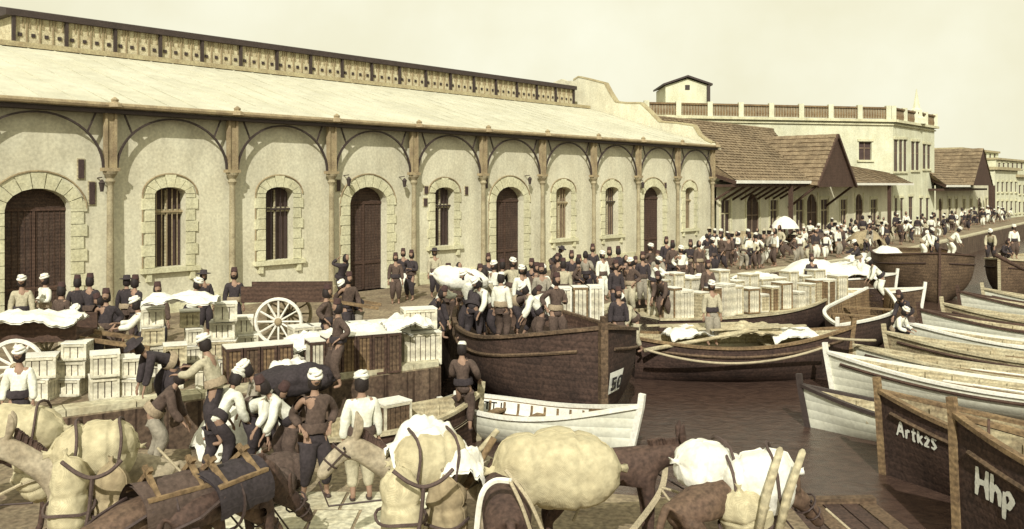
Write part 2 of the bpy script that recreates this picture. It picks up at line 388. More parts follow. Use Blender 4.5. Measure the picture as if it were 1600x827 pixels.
# iron columns, arch ribs, spandrel struts, gutter beam
for k in range(-4, 10):
    s = k*BAY; c = MB()
    p = FP(s, -.28)
    c.lathe([(.17, 0), (.17, .35), (.13, .4), (.11, .55), (.09, 4.0), (.11, 4.05), (.15, 4.12), (.11, 4.2), (.11, 4.22), (.19, 4.34), (.21, 4.42)], p, 16)
    o = wpart(c, 'column', colm, False)
    c = MB()
    for sg in (-1, 1): c.fbox(s+sg*.14-.035, s+sg*.14+.035, -.36, -.20, 4.42, EH-.1)
    c.fbox(s-.10, s+.10, -.31, -.25, 4.42, EH-.1); c.fbox(s-.24, s+.24, -.42, -.14, 4.42, 4.52)
    for i in range(5):
        c.beam(FP(s-.13, -.28, 4.6+i*.32), FP(s+.13, -.28, 4.76+i*.32), .04, .03)
    c.build('pier_head', ironl, o)
    if k < 9:
        a = MB(); R = BAY/2-.20; hs = 4.5; cx = s+BAY/2
        pts = [(cx-R*cos(pi*i/24), hs+(EH-hs-.22)*sin(pi*i/24)) for i in range(25)]
        for i in range(24):
            (x0, y0), (x1, y1) = pts[i], pts[i+1]
            a.beam(FP(x0, -.28, y0), FP(x1, -.28, y1), .075, .055)
        wpart(a, 'arch_rib', iron)
        for sg in (-1, 1):
            a = MB()
            e = s+BAY/2-sg*(BAY/2-.2); th = radians(42); f = (cx-sg*R*cos(th), hs+(EH-hs-.22)*sin(th))
            a.beam(FP(e+sg*.22, -.28, EH-.15), FP(f[0], -.28, f[1]), .045, .045)
            wpart(a, 'spandrel_strut', iron)
mb = MB(); mb.fbox(S0, S1, -.48, -.10, EH-.16, EH-.02)
wpart(mb, 'gutter_beam', iron)
mb = MB(); mb.tube([FP(S0, -.55, EH+.06), FP(S1+.1, -.55, EH+.06)], .085, 8); wpart(mb, 'gutter', ironl)
for k in range(-4, 10):
    m_ = MB(); p = FP(k*BAY, -.58, EH+.05)
    m_.lathe([(.22, -.04), (.2, .06), (.10, .12), (.12, .18), (.02, .26)], p, 8); wpart(m_, 'finial', ironl)
# roof slopes, clerestory
TC = 9.5; HCB = 9.25
def rz_(t): return EH+.03+(HCB-EH)*(t+.5)/(TC+.5)
SC0 = FS(20, TC); SC1 = FS(895, TC)
mb = MB()
rows = [[FP(S0+(S1-.1-S0)*i/40, t, rz_(t)+random.uniform(-.008, .008)) for i in range(41)] for t in [-.55+j*(TC+.55)/10 for j in range(11)]]
mb.grid(rows); mb.grid([[p-Vector((0, 0, .06)) for p in r] for r in rows])
for i in range(0, 58): s = S0+i*.95; mb.beam(FP(s, -.5, rz_(-.5)+.012), FP(s, TC-.3, rz_(TC-.3)+.012), .035, .02) if s < S1-.2 else None
mb.hexa([FP(S0, TC, 9.2), FP(S1-.1, TC, 9.2), FP(S1-.1, TC+4, 9.2), FP(S0, TC+4, 9.2), FP(S0, TC, 9.26), FP(S1-.1, TC, 9.26), FP(S1-.1, TC+4, 9.26), FP(S0, TC+4, 9.26)])
mb.add([FP(S0, TC+4, 9.2), FP(S1-.1, TC+4, 9.2), FP(S1-.1, 23, 6.2), FP(S0, 23, 6.2)], [(0, 1, 2, 3)])
wpart(mb, 'roof', zinc)
mb = MB(); mb.fbox(S0, S1-.15, TC-.65, TC-.02, 9.0+.13, 9.32); wpart(mb, 'flashing', zincd)
cl = MB(); cl.fbox(SC0, SC1, TC, TC+.1, 9.3, 10.5); cl.fbox(SC0, SC1, TC+4, TC+4.1, 9.26, 10.5); cl.fbox(SC0, SC0+.1, TC+.1, TC+4, 9.27, 10.5); cl.fbox(SC1-.1, SC1, TC+.1, TC+4, 9.27, 10.5)
co = wpart(cl, 'clerestory', glazing)
m_ = MB(); m2 = MB(); m3 = MB(); sp = (SC1-SC0)/18
for i in range(19):
    s = SC0+sp*i; m_.fbox(s-.055, s+.055, TC-.14, TC-.01, 9.3, 10.55)
    if i < 18:
        for j in range(1, 4): m2.fbox(s+sp*j/4-.02, s+sp*j/4+.02, TC-.05, TC-.005, 9.34, 10.4)
        for j in range(4):
            x = s+sp*(j+.5)/4
            m3 = MB(); m3.fbox(x-.07, x+.07, TC-.04, TC-.006, 9.62, 9.75); m3.build('vent', iron, co); m2.fbox(x-.15, x-.12, TC-.04, TC-.006, 9.95, 10.38); m2.fbox(x+.1, x+.13, TC-.04, TC-.006, 9.95, 10.38)
m_.fbox(SC0, SC1, TC-.10, TC-.02, 9.3, 9.37)
m_.build('mullion', iron, co); m2.build('glazing_bar', ironl, co);
mb = MB()
o_ = FP(SC0-.3, 0, 0); L = SC1-SC0+.5
mb.slab([(TC-.2, 10.58), (TC+2, 11.0), (TC+4.2, 10.58), (TC+4.2, 10.36), (TC-.2, 10.34)], o_, N, Vector((0,0,1)), D, L)
wpart(mb, 'clerestory_roof', iron)
# far gable parapet, stepped and curved
prof = [(896, 126), (904, 121), (918, 124), (945, 131), (953, 146), (962, 160), (980, 162), (1001, 162), (1014, 174), (1030, 191), (1058, 193), (1084, 197), (1092, 211), (1103, 220), (1113, 224)]
def gt(px, py):
    u = (px-800)/F; q = FP(S1-.05, 0); t = (q.x-u*q.y)/(u*N.y-N.x); return (t, Hgt(py, q.y+N.y*t))
pr = [gt(*p) for p in prof]; tt = pr[0][0]
poly = [(-.55, EH-.1)] + [(t, h) for t, h in pr[::-1]]
poly += [(2*tt-t+.6, h) for t, h in pr] + [(23, 6.0), (23, 0), (0, 0), (0, EH-.1)]
mb = MB(); mb.slab(poly, FP(S1-.05, 0), N, Vector((0,0,1)), D, .35); wpart(mb, 'gable_wall', wash)
mb = MB()
pp = [FP(S1+.12, t, h+.05) for t, h in pr]
for a, b in zip(pp, pp[1:]): mb.beam(a, b, .42, .10)
wpart(mb, 'parapet_coping', zincd)
# small dark plaques and lamps on the wall
def plaque(px, py, w, h, what):
    s = FS(px); z = FH(px, py)
    if what == 'lamp':
        t = thing('wall_lantern', None, 'lantern', tuple(FP(s, 0, z)), pi/2-TH)
        m_ = MB(); m_.beam((0, 0, .18), (0, -.3, .2), .03, .03); m_.build('bracket', iron, t)
        m_ = MB(); m_.lathe([(.05, -.22), (.09, .02), (.11, .03), (.02, .14)], (0, -.3, 0), 6); m_.build('lamp_housing', iron, t)
    else:
        t = thing('wall_sign', None, 'sign', tuple(FP(s, 0, z)), 0)
        R = Matrix.Rotation(pi/2-TH, 3, 'Z')
        m_ = MB(); m_.box((0, 0, 0), (w, .05, h), M=R); o = m_.build('board', shut, t); o.location = -N*.03
        m_ = MB(); m_.box((0, 0, 0), (w+.06, .03, h+.06), M=R); o = m_.build('backing', timl, t); o.location = -N*.016
    return t
for px, py, w, h, what, lab in [
    (126, 264, .16, .55, 'sign', 'narrow dark upright board high on the wall right of the big archway'),
    (143, 302, .16, .65, 'sign', 'narrow dark board below the upright one, right of the big archway'),
    (152, 288, 0, 0, 'lamp', 'small dark lantern beside the leftmost iron column'),
    (528, 290, .16, .4, 'sign', 'small dark board left of the middle arched door'),
    (537, 282, 0, 0, 'lamp', 'small dark lantern left of the middle arched door'),
    (624, 284, 0, 0, 'lamp', 'small dark lantern right of the middle arched door'),
    (665, 297, .18, .3, 'sign', 'upper small dark board left of the window between two doors'),
    (664, 316, .18, .3, 'sign', 'lower small dark board left of the window between two doors'),
    (728, 298, .16, .34, 'sign', 'small dark board right of the window between two doors'),
    (759, 286, .16, .45, 'sign', 'small dark board left of the second arched door in the wall'),
    (820, 281, 0, 0, 'lamp', 'small dark lantern right of the second arched door'),
    (997, 288, 0, 0, 'lamp', 'small dark lantern left of the farthest arched door'),
    (1039, 290, .2, .3, 'sign', 'small dark board right of the farthest arched door')]:
    plaque(px, py, w, h, what)['label'] = lab
# ------------------------------------------------ the low tiled halls and the tall stuccoed house beyond
def local(root):
    def p(mb, name, m, smooth=False, parent=None):
        o = mb.build(name, m, parent or root, smooth)
        if parent is None: o.location = -Vector(root.location)
        return o
    return p
def roof_tiled(mb, e0, e1, r1, r0, nr, nc):
    """courses of tiles: e0-e1 eave, r0-r1 ridge"""
    nrm = (e1-e0).cross(r0-e0).normalized()
    if nrm.z < 0: nrm = -nrm
    for i in range(nr):
        row = []
        for j in range(nc+1):
            v0, v1 = i/nr, (i+1)/nr+.012; u = j/nc
            a = e0.lerp(e1, u).lerp(r0.lerp(r1, u), v0); b = e0.lerp(e1, u).lerp(r0.lerp(r1, u), min(v1, 1))
            jig = random.uniform(-.02, .02); wv = .035*(j % 2)
            row.append((a+nrm*(.09+jig+wv), b+nrm*(.02+wv), a+nrm*.0))
        mb.grid([[q[2] for q in row], [q[0] for q in row], [q[1] for q in row]])
    mb.add([e0, e1, r1, r0], [(0, 1, 2, 3)])
def holes_for(specs, t=0):
    out = []
    for px0, px1, top, bot, ar in specs:
        a, b = FS(px0, t), FS(px1, t); out.append(((a+b)/2, b-a, FH((px0+px1)/2, top, t), 0 if bot is None else FH((px0+px1)/2, bot, t), ar))
    return out
def facade(part, s0, s1, h, specs, wallm, t=0, paneM=None):
    H = holes_for(specs, t); mb = MB()
    hl = [[(c+x, max(y, -.03)) for x, y in (arch_pts(w, b, tp, w*.5, 8) if ar else [(-w/2, b), (w/2, b), (w/2, tp), (-w/2, tp)])] for c, w, tp, b, ar in H]
    wall_holes(mb, s0, s1, -.05, h, hl, t, .18)
    part(mb, 'wall', wallm)
    for (c, w, tp, b, ar), spec in zip(H, specs):
        isd = spec[3] is None
        m_ = MB(); m_.fbox(c-w/2-.02, c+w/2+.02, t+.10, t+.16, b, tp+.02)
        o = part(m_, 'door' if isd else 'window', doorw if isd else shut)
        m_ = MB(); 
        for sg in (-1, 1): m_.fbox(c+sg*(w/2-.04)-.04, c+sg*(w/2-.04)+.04, t+.04, t+.095, b, tp-.05)
        m_.fbox(c-.035, c+.035, t+.04, t+.095, b, tp-.02)
        m_.fbox(c-w/2+.09, c+w/2-.09, t+.05, t+.09, (b+tp)/2+.3, (b+tp)/2+.38)
        m_.build('frame', shutl if isd else timl, o)
        m_ = MB(); m_.fbox(c-w/2-.16, c-w/2-.01, t-.05, t, b, tp+.1); m_.fbox(c+w/2+.01, c+w/2+.16, t-.05, t, b, tp+.1)
        if not ar: m_.fbox(c-w/2-.16, c+w/2+.16, t-.06, t, tp+.105, tp+.28)
        part(m_, 'stone_surround', stone)
# first tiled hall
h1 = thing('tiled_hall', 'low hall with a big tiled roof and dark pointed gable, just beyond the arcaded warehouse', 'hall', tuple(FP(50, 0)))
part = local(h1)
SA = S1+.7; SG0 = FS(1262, -1.6); SGp = FS(1309, -2.2); SG1 = FS(1338, -1.9); SB = FS(1394)
facade(part, SA, SB, 4.25, [(1126, 1141, 313, 372, 0), (1166, 1186, 303, None, 1), (1203, 1215, 313, 360, 0), (1243, 1256, 312, 362, 0), (1260, 1277, 303, None, 1), (1282, 1294, 312, 359, 0), (1313, 1323, 312, 358, 0), (1336, 1348, 303, None, 1), (1360, 1370, 312, 352, 0)], wash)
eh = FH(1262, 284, -1.6); sL = FS(1150, -1.6); rt = 5.0; rh = FH(1210, 204, rt)
ridgeL = FS(1085, rt); mb = MB()
roof_tiled(mb, FP(sL, -1.6, eh), FP(SG0+1, -1.6, eh), FP(SGp+5, rt, rh), FP(S1+.6, rt, rh), 22, 60)
roof_tiled(mb, FP(S1+.6, 2.2, eh+1.1), FP(sL, -1.6, eh), FP(S1+.65, rt, rh), FP(S1+.6, rt, rh-.02), 16, 14)
mb.add([FP(S1+.6, rt, rh), FP(SGp+5, rt, rh), FP(SGp+5, 11, 4.4), FP(S1+.6, 11, 4.4)], [(0, 1, 2, 3)])
part(mb, 'roof', tile)
mb = MB(); mb.tube([FP(S1+.6, rt, rh+.05), FP(SGp+5, rt, rh+.05)], .12, 8); part(mb, 'ridge_tiles', tile)
mb = MB(); mb.fbox(sL, SG0+.3, -1.74, -1.55, eh-.14, eh+.05); part(mb, 'eave_gutter', cloth)
mb = MB(); mb.beam(FP(S1+.7, 2.2, eh+1.0), FP(sL, -1.62, eh-.1), .1, .22)
mb.fbox(sL, SG0, -1.5, -.01, eh-.34, eh-.2)
for i in range(9): s = sL+.3+(SG0-sL)*i/9; mb.beam(FP(s, -1.5, eh-.3), FP(s, -.02, 3.1), .1, .12)
part(mb, 'eave_brackets', tim)
# cross gable
ph = FH(1309, 210, -2.2); gm = SGp+ .0; gw0 = gm-(FS(1338, -2.2)-gm); gw1 = FS(1338, -2.2); gh = FH(1337, 291, -2.2)
mb = MB()
roof_tiled(mb, FP(gw0, -2.2, gh), FP(gw0, 4, gh), FP(gm, 4.5, ph), FP(gm, -2.2, ph), 12, 16)
roof_tiled(mb, FP(gw1, -2.2, gh), FP(gw1, 4, gh), FP(gm, 4.5, ph), FP(gm, -2.2, ph), 12, 16)
part(mb, 'cross_gable_roof', tile)
mb = MB(); mb.slab([(gw0+.25, gh-.1), (gw1-.25, gh-.1), (gm, ph-.25)], P0, D, Vector((0,0,1)), N*-1.0, .001); 
mb = MB()
pl = [(gw0+.12, gh-.05), (gw1-.12, gh-.05), (gm, ph-.12)]
mb.add([FP(x, -2.12, y) for x, y in pl] + [FP(x, -2.0, y) for x, y in pl], [(0,1,2), (3,4,5), (0,1,4,3), (1,2,5,4), (2,0,3,5)])
part(mb, 'gable_boarding', tim)
mb = MB()
for a, b in ((gw0, gm), (gm, gw1)):
    ha, hb = (gh, ph) if a == gw0 else (ph, gh)
    mb.beam(FP(a, -2.22, ha-.04), FP(b, -2.22, hb-.04), .14, .2)
mb.beam(FP(gw0+.3, -2.0, gh+.1), FP(gw1-.3, -2.0, gh+.1), .12, .16); mb.beam(FP(gm, -2.0, gh+.1), FP(gm, -2.0, ph-.3), .12, .12)
for s in (gw0+.25, gw1-.25): mb.beam(FP(s, -2.0, gh), FP(s, -.02, gh-1.5), .14, .14)
part(mb, 'bargeboard', tim)
# lean-on roof between the gable and the tall house
mb = MB(); eh2 = FH(1365, 287, -1.6); rh2 = FH(1340, 248, 3)
roof_tiled(mb, FP(gw1, -1.6, eh2), FP(SB+.3, -1.6, eh2), FP(SB+.3, .3, eh2+.9), FP(gw1, 3.2, rh2), 12, 26); part(mb, 'side_roof', tile)
mb = MB(); mb.fbox(gw1, SB+.3, -1.74, -1.56, eh2-.13, eh2+.04); part(mb, 'eave_gutter', cloth)
mb = MB()
for px in (1236, 1390): mb = MB(); s = FS(px, -1.5); mb.fbox(s-.12, s+.12, -1.6, -1.36, 0, eh-.2); part(mb, 'post', tim)
# timber props against the corner of the warehouse
for a, b, lab in (((1098, 381), (1124, 285), 'long slanting timber prop against the end of the arcaded warehouse'),
                  ((1128, 378), (1127, 282), 'upright timber post at the corner between warehouse and tiled hall'),
                  ((1229, 372), (1206, 292), 'slanting timber prop under the eave of the tiled hall')):
    g = G(*a); tp = At(b[0], g.y+.6, 0); tp.z = Hgt(b[1], g.y+.6)
    m_ = MB(); m_.beam(g, tp, .26, .26); tag(m_.build('timber_prop', tim), lab, 'prop')
# tall stuccoed house
HA = FP(SB+.2, 0); HB = FP(FS(1460), 0); HD = At(1010, 73.5, 0); HE = Vector((HD.x+5, HD.y+26, 0)); HF = HB+N*16
th_ = thing('harbour_office', 'tall pale stuccoed house with a roof balustrade, standing behind the tiled hall', 'house', tuple(HA))
part = local(th_)
ch = 9.75
def hwall(part, A, B, h0, h1, specs, m, depth=.3, outward=1):
    d = (B-A); L = d.length; d.normalize(); nn = Vector((-d.y, d.x, 0))   # inward = left of A->B
    loops = [[Vector((0, h0, 0)), Vector((L, h0, 0)), Vector((L, h1, 0)), Vector((0, h1, 0))]]
    for c, w, b, t in specs: loops.append([Vector(q) for q in ((c-w/2, b, 0), (c+w/2, b, 0), (c+w/2, t, 0), (c-w/2, t, 0))])
    mb = MB(); flat = [p for l_ in loops for p in l_]
    mb.add([A+d*p.x+Vector((0, 0, p.y)) for p in flat], [tuple(q) for q in tessellate_polygon(loops)])
    for l_ in loops[1:]:
        mb.add([A+d*p.x+Vector((0, 0, p.y)) for p in l_] + [A+d*p.x+nn*depth+Vector((0, 0, p.y)) for p in l_], [(i, (i+1) % 4, 4+(i+1) % 4, 4+i) for i in range(4)])
    part(mb, 'wall', m)
    for c, w, b, t in specs:
        def bx(m_, x0, x1, y0, y1, z0, z1): m_.hexa([A+d*x+nn*y+Vector((0, 0, z)) for z in (z0, z1) for x, y in ((x0, y0), (x1, y0), (x1, y1), (x0, y1))])
        m_ = MB(); bx(m_, c-w/2-.01, c+w/2+.01, depth*.7, depth*.9, b, t+.01); o = part(m_, 'window', shut)
        m_ = MB(); bx(m_, c-.04, c+.04, depth*.5, depth*.68, b, t-.01); bx(m_, c-w/2, c+w/2, depth*.5, depth*.68, (b+t)/2+.2, (b+t)/2+.3)
        m_.build('frame', shutl, o)
        m_ = MB(); bx(m_, c-w/2-.2, c+w/2+.2, -.14, -.003, b-.18, b-.02); part(m_, 'window_sill', stone); m_ = MB(); bx(m_, c-w/2-.15, c+w/2+.15, -.1, -.003, t+.05, t+.25); part(m_, 'lintel', stone)
def spec_px(A, B, lst):
    d = (B-A).normalized(); out = []
    for px0, px1, top, bot in lst:
        cs = []
        for px in (px0, px1):
            u = (px-800)/F; cs.append((u*A.y-A.x)/(d.x-u*d.y))
        Y = A.y+d.y*(cs[0]+cs[1])/2; out.append(((cs[0]+cs[1])/2, cs[1]-cs[0], max(Hgt(bot, Y), .05), Hgt(top, Y)))
    return out
front = [(1397, 1402.5, 219, 268), (1405, 1410, 219, 268), (1412, 1416.5, 219, 268), (1424, 1429, 222, 266), (1431, 1436, 222, 266), (1442, 1446.5, 226, 264), (1449, 1453.5, 227, 264),
         (1398, 1402, 310, 347), (1407, 1411, 310, 347), (1420, 1426, 308, 350), (1437, 1441, 310, 346), (1447, 1451, 310, 345)]
hwall(part, HA, HB, -.05, ch, spec_px(HA, HB, front), stucco, .07)
hwall(part, HD, HA, -.05, ch, [spec_px(HD, HA, [(1342, 1362, 222, 250)])[0]], stucco)
mb = MB()
for a, b in ((HB, HF), (HF, HE), (HE, HD)): mb.add([a, b, b+Vector((0, 0, ch)), a+Vector((0, 0, ch))], [(0, 1, 2, 3)])
mb.prism([(p.x, p.y) for p in (HA, HB, HF, HE, HD)], ch-.2, ch-.05); part(mb, 'rear_wall', stucco)
mb = MB()
for a, b in ((HD, HA), (HA, HB)):
    d = (b-a).normalized(); nn = Vector((d.y, -d.x, 0))
    mb.beam(a-d*.3+nn*.12+Vector((0, 0, ch-.1)), b+d*.3+nn*.12+Vector((0, 0, ch-.1)), .5, .22); mb.beam(a+nn*.05+Vector((0, 0, ch-.42)), b+nn*.05+Vector((0, 0, ch-.42)), .22, .12)
part(mb, 'cornice', stone)
mb = MB(); m2 = MB()
for a, b, n in ((HD, HA, 90), (HA, HB, 44)):
    d = (b-a); L = d.length; d.normalize()
    for i in range(n+1):
        p = a+d*L*i/n
        if i % 11 == 0: m2 = MB(); m2.box(p+Vector((0, 0, ch+.62)), (.42, .42, 1.2)); part(m2, 'balustrade_pier', stucco)
        else: mb.lathe([(.06, 0), (.10, .25), (.05, .6), (.07, .9)], p+Vector((0, 0, ch+.1)), 5)
    mb.beam(a+Vector((0, 0, ch+1.02)), b+Vector((0, 0, ch+1.02)), .3, .14)
    m3_ = MB(); m3_.beam(a+Vector((0, 0, ch+.5)), b+Vector((0, 0, ch+.5)), .05, .86); part(m3_, 'parapet_panel', panelm)
part(mb, 'balustrade', timm)
mb = MB(); p = At(1437, 84, ch)
mb.lathe([(.9, 0), (.9, .5), (.55, .7), (.5, 1.3), (.35, 1.5), (.14, 2.6), (.03, 3.3)], (p.x-.3, p.y, ch), 8); part(mb, 'pinnacle', stucco)
# small gabled roof house
A = At(1040, 77, ch); B = At(1108, 77, ch)
mb = MB(); w = (B-A).length; hh = Hgt(160, 77); h0 = Hgt(134, 77); hp = Hgt(123, 77)
mb.slab([(0, ch-.2), (w, ch-.2), (w, h0), (w*.5, hp), (0, h0)], Vector((A.x, A.y, 0)), Vector((1, 0, 0)), Vector((0, 0, 1)), Vector((0, 1, 0)), 5)
o = part(mb, 'roof_house', stucco)
mb = MB(); za = Vector((0, -.25, 0))
for (x0, z0), (x1, z1) in (((-.25, h0), (w/2, hp+.12)), ((w/2, hp+.12), (w+.25, h0))):
    mb.hexa([Vector((A.x+x0, A.y-.3, z0)), Vector((A.x+x1, A.y-.3, z1)), Vector((A.x+x1, A.y+5.2, z1)), Vector((A.x+x0, A.y+5.2, z0)), Vector((A.x+x0, A.y-.3, z0+.16)), Vector((A.x+x1, A.y-.3, z1+.16)), Vector((A.x+x1, A.y+5.2, z1+.16)), Vector((A.x+x0, A.y+5.2, z0+.16))])
mb.build('roof_house_roof', iron, o)
mb = MB(); mb.box((A.x+w-.1, A.y-.2, (h0+ch)/2), (.25, .3, h0-ch)); mb.box((A.x+w/2, A.y-.03, hp-.75), (.4, .06, .4)); mb.build('roof_house_trim', iron, o)
# second tiled hall
h2 = thing('tiled_hall', 'smaller tiled hall with a dark gable, just right of the tall stuccoed house', 'hall', tuple(FP(FS(1480), 0)))
part = local(h2)
sa, sb = FS(1462), FS(1548)
facade(part, sa, sb, 4.2, [(1466, 1472, 310, None, 1), (1481, 1486, 311, 345, 0), (1492, 1496, 311, 343, 0), (1504, 1508, 311, 343, 0), (1515, 1519, 311, 342, 0), (1527, 1533, 309, None, 1), (1539, 1543, 311, 340, 0)], wash)
e2 = FH(1510, 290, -1.6); r2 = FH(1500, 233, 4.5); g2 = FS(1537, -2); gA = FS(1516, -2); gB = FS(1552, -2)
mb = MB(); roof_tiled(mb, FP(FS(1478, -1.6), -1.6, e2), FP(gA+1, -1.6, e2), FP(g2+3, 4.5, r2), FP(sa-1, 4.5, r2), 18, 40)
roof_tiled(mb, FP(sa-1, .8, e2+1.0), FP(FS(1478, -1.6), -1.6, e2), FP(sa, 4.5, r2), FP(sa-1, 4.5, r2-.02), 10, 10)
mb.add([FP(sa-1, 4.5, r2), FP(g2+3, 4.5, r2), FP(g2+3, 11, 4), FP(sa-1, 11, 4)], [(0, 1, 2, 3)]); part(mb, 'roof', tile)
gp = FH(1537, 232, -2); gb = FH(1545, 290, -2); gA = g2-(gB-g2)
mb = MB(); roof_tiled(mb, FP(gA, -2, gb), FP(gA, 4, gb), FP(g2, 4, gp), FP(g2, -2, gp), 10, 12); roof_tiled(mb, FP(gB, -2, gb), FP(gB, 4, gb), FP(g2, 4, gp), FP(g2, -2, gp), 10, 12); part(mb, 'cross_gable_roof', tile)
pl = [(gA+.15, gb), (gB-.15, gb), (g2, gp-.2)]; mb = MB()
mb.add([FP(x, -1.93, y) for x, y in pl] + [FP(x, -1.8, y) for x, y in pl], [(0,1,2), (3,4,5), (0,1,4,3), (1,2,5,4), (2,0,3,5)]); part(mb, 'gable_boarding', tim)
mb = MB(); mb.fbox(FS(1478, -1.6), gA, -1.74, -1.57, e2-.15, e2+.04); part(mb, 'eave_gutter', cloth)
mb = MB(); mb.beam(FP(sa-1, .8, e2+.9), FP(FS(1478, -1.6), -1.62, e2-.1), .14, .25); mb.fbox(FS(1478, -1.6), gB, -1.4, -.02, e2-.5, e2-.3)
for px in (1548, 1553): s = FS(px, -1.5); mb.fbox(s-.15, s+.15, -1.6, -1.3, 0, gb)
part(mb, 'eave_brackets', tim)
# flat roofed blocks farther along
def block(px0, px1, topy, lab, rowsy, setb=0, m=stucco):
    A, B = FP(FS(px0, setb), setb), FP(FS(px1, setb), setb); h = Hgt(topy, A.y)
    t = thing('town_house', lab, 'house', tuple(A)); part = local(t)
    sp_ = []
    for top, bot in rowsy:
        x = px0+4
        while x+3 < px1: sp_.append((x, x+2.6, top, bot)); x += 7
    hwall(part, A, B, -.05, h, spec_px(A, B, sp_), m, .07)
    mb = MB(); mb.add([A, A+N*12, A+N*12+Vector((0,0,h)), A+Vector((0,0,h))], [(0,1,2,3)]); mb.add([B, B+N*12, B+N*12+Vector((0,0,h)), B+Vector((0,0,h))], [(0,1,2,3)])
    mb.prism([(p.x, p.y) for p in (A, B, B+N*12, A+N*12)], h-.3, h-.05); part(mb, 'side_wall', m)
    mb = MB(); mb.beam(A-N*.1+Vector((0,0,h)), B-N*.1+Vector((0,0,h)), .5, .35); mb.beam(A-N*.1+Vector((0,0,h)), A+N*12+Vector((0,0,h)), .5, .35); part(mb, 'cornice', zincd)
block(1554, 1590, 263, 'flat-roofed pale house with small windows next beyond the smaller tiled hall', [(285, 300), (315, 333)])
block(1588, 1665, 275, 'flat-roofed pale house at the right-hand end of the street', [(290, 303), (316, 332)])
block(1500, 1560, 232, 'distant pale block with a dark cornice rising behind the smaller tiled hall', [(240, 250)], setb=16)
block(1556, 1640, 248, 'long distant pale block behind the far end of the street', [(255, 264)], setb=14)
# ------------------------------------------------ boats
class Hull:
    def __init__(s, L, B, fm, fb, fs, um=.42, tr=.35, rake=.35, dep=.35, pw=2.3, k=2.4):
        s.L, s.B, s.fm, s.fb, s.fs, s.um, s.tr, s.rake, s.dep, s.pw, s.k = L, B, fm, fb, fs, um, tr, rake, dep, pw, k
    def half(s, u):
        if u > s.um: return s.B/2*(1-((u-s.um)/(1-s.um))**s.pw)
        return s.B/2*(s.tr+(1-s.tr)*(1-((s.um-u)/s.um)**2))
    def sheer(s, u): return s.fm+(s.fb-s.fm)*max(0, (u-.42)/.58)**2.0+(s.fs-s.fm)*max(0, (.42-u)/.42)**2
    def P(s, u, t, sd, ins=0.0):
        b = max(s.half(u)-ins, 0.0)*(1-(1-t)**s.k)
        if u > .8: b *= 1-(1-t)*.55*((u-.8)/.2)
        z = -s.dep+(s.sheer(u)+s.dep)*t
        x = (u-.5)*s.L+s.rake*t*u**7*1.0-(ins if u > .97 else 0)
        return Vector((x, sd*b, z))
    def shell(s, ins=0.0, t0=0.0, nu=26, nt=9, tmax=1.0):
        rows = []
        for i in range(nu+1):
            u = i/nu; r = [s.P(u, t0+(tmax-t0)*j/nt, -1, ins) for j in range(nt, -1, -1)] + [s.P(u, t0+(tmax-t0)*j/nt, 1, ins) for j in range(1 if t0 == 0 else 0, nt+1)]
            rows.append(r)
        return rows
def make_boat(name, label, cat, bow, dirn, H, hm, im, rail, strake=None, thw=4, deck=None, group=None, ribs=True, post=True, wl_=WL, stripe=None, roll=0):
    d = Vector((dirn[0], dirn[1], 0)).normalized()      # bow -> stern
    c = Vector((bow[0], bow[1], wl_))+d*H.L/2
    t = thing(name, label, cat, tuple(c), atan2(-d.y, -d.x), group)
    t.rotation_euler.x = roll
    mb = MB(); rows = H.shell(); mb.grid(rows)
    n = len(rows[0]); mb.add(rows[0], [tuple(range(n))]); hull = mb.build('hull', hm, t, True)
    mb = MB()
    tf = .42; ir = H.shell(.06, tf, 26, 6, .99); mb.grid(ir)
    for a, b in zip(ir, ir[1:]):
        m = len(a)//2; mb.add([a[m-1], a[m], b[m], b[m-1]], [(0, 1, 2, 3)])
    mb.add(ir[0], [tuple(range(len(ir[0])))])
    if ribs:
        for i in range(3, 24, 2):
            u = i/26
            for sd in (-1, 1): mb.tube([H.P(u, tt_, sd, .08) for tt_ in (.5, .65, .8, .95)], .03, 4)
    mb.build('inner_planking', im, t, False)
    for sd in (-1, 1):
        mb = MB(); pts = [H.P(i/26, 1.0, sd)+Vector((0, 0, .02)) for i in range(27)]
        for a, b in zip(pts, pts[1:]):
            if (b-a).length > .02: mb.beam(a, b, .11, .07)
        mb.build('gunwale', rail, t)
        if strake:
            mb = MB(); mb.tube([H.P(i/26, .84, sd)+Vector((0, sd*.015, 0)) for i in range(26)], .04, 6); mb.build('rubbing_strake', strake, t)
        if stripe:
            mb = MB(); mb.grid([[H.P(i/26, q, sd)+Vector((0, sd*.012, 0)) for q in (.87, .93, .985)] for i in range(27)]); mb.build('painted_band', stripe, t)
    for k in range(thw):
        u = .14+.68*(k+.5)/thw if thw else 0; mb = MB(); b = H.half(u)*.93; z = H.sheer(u)-.2
        mb.box(((u-.5)*H.L, 0, z), (.22, 2*b, .05)); mb.build('thwart', im, t)
    if post:
        mb = MB(); a = H.P(1, 0, 1); b = H.P(1, 1, 1)
        pts = [H.P(1, q/6, 1)+Vector((.03, 0, 0)) for q in range(7)]+[b+Vector((.06, 0, .26))]
        for p_, q_ in zip(pts, pts[1:]): mb.beam(p_, q_, .12, .10, Vector((0, 1, 0)))
        mb.build('stem_post', rail, t)
    if deck:
        u0, u1, f = deck; mb = MB(); R = []
        for i in range(13):
            u = u0+(u1-u0)*i/12; b = H.half(u)*.96; z = H.sheer(u)*f
            R.append([Vector(((u-.5)*H.L, b*q, z)) for q in (-1, -.5, 0, .5, 1)])
        mb.grid(R); mb.grid([[p-Vector((0, 0, .05)) for p in r] for r in R]); mb.build('deck', im, t)
    t['_'] = 0; del t['_']
    return t, H
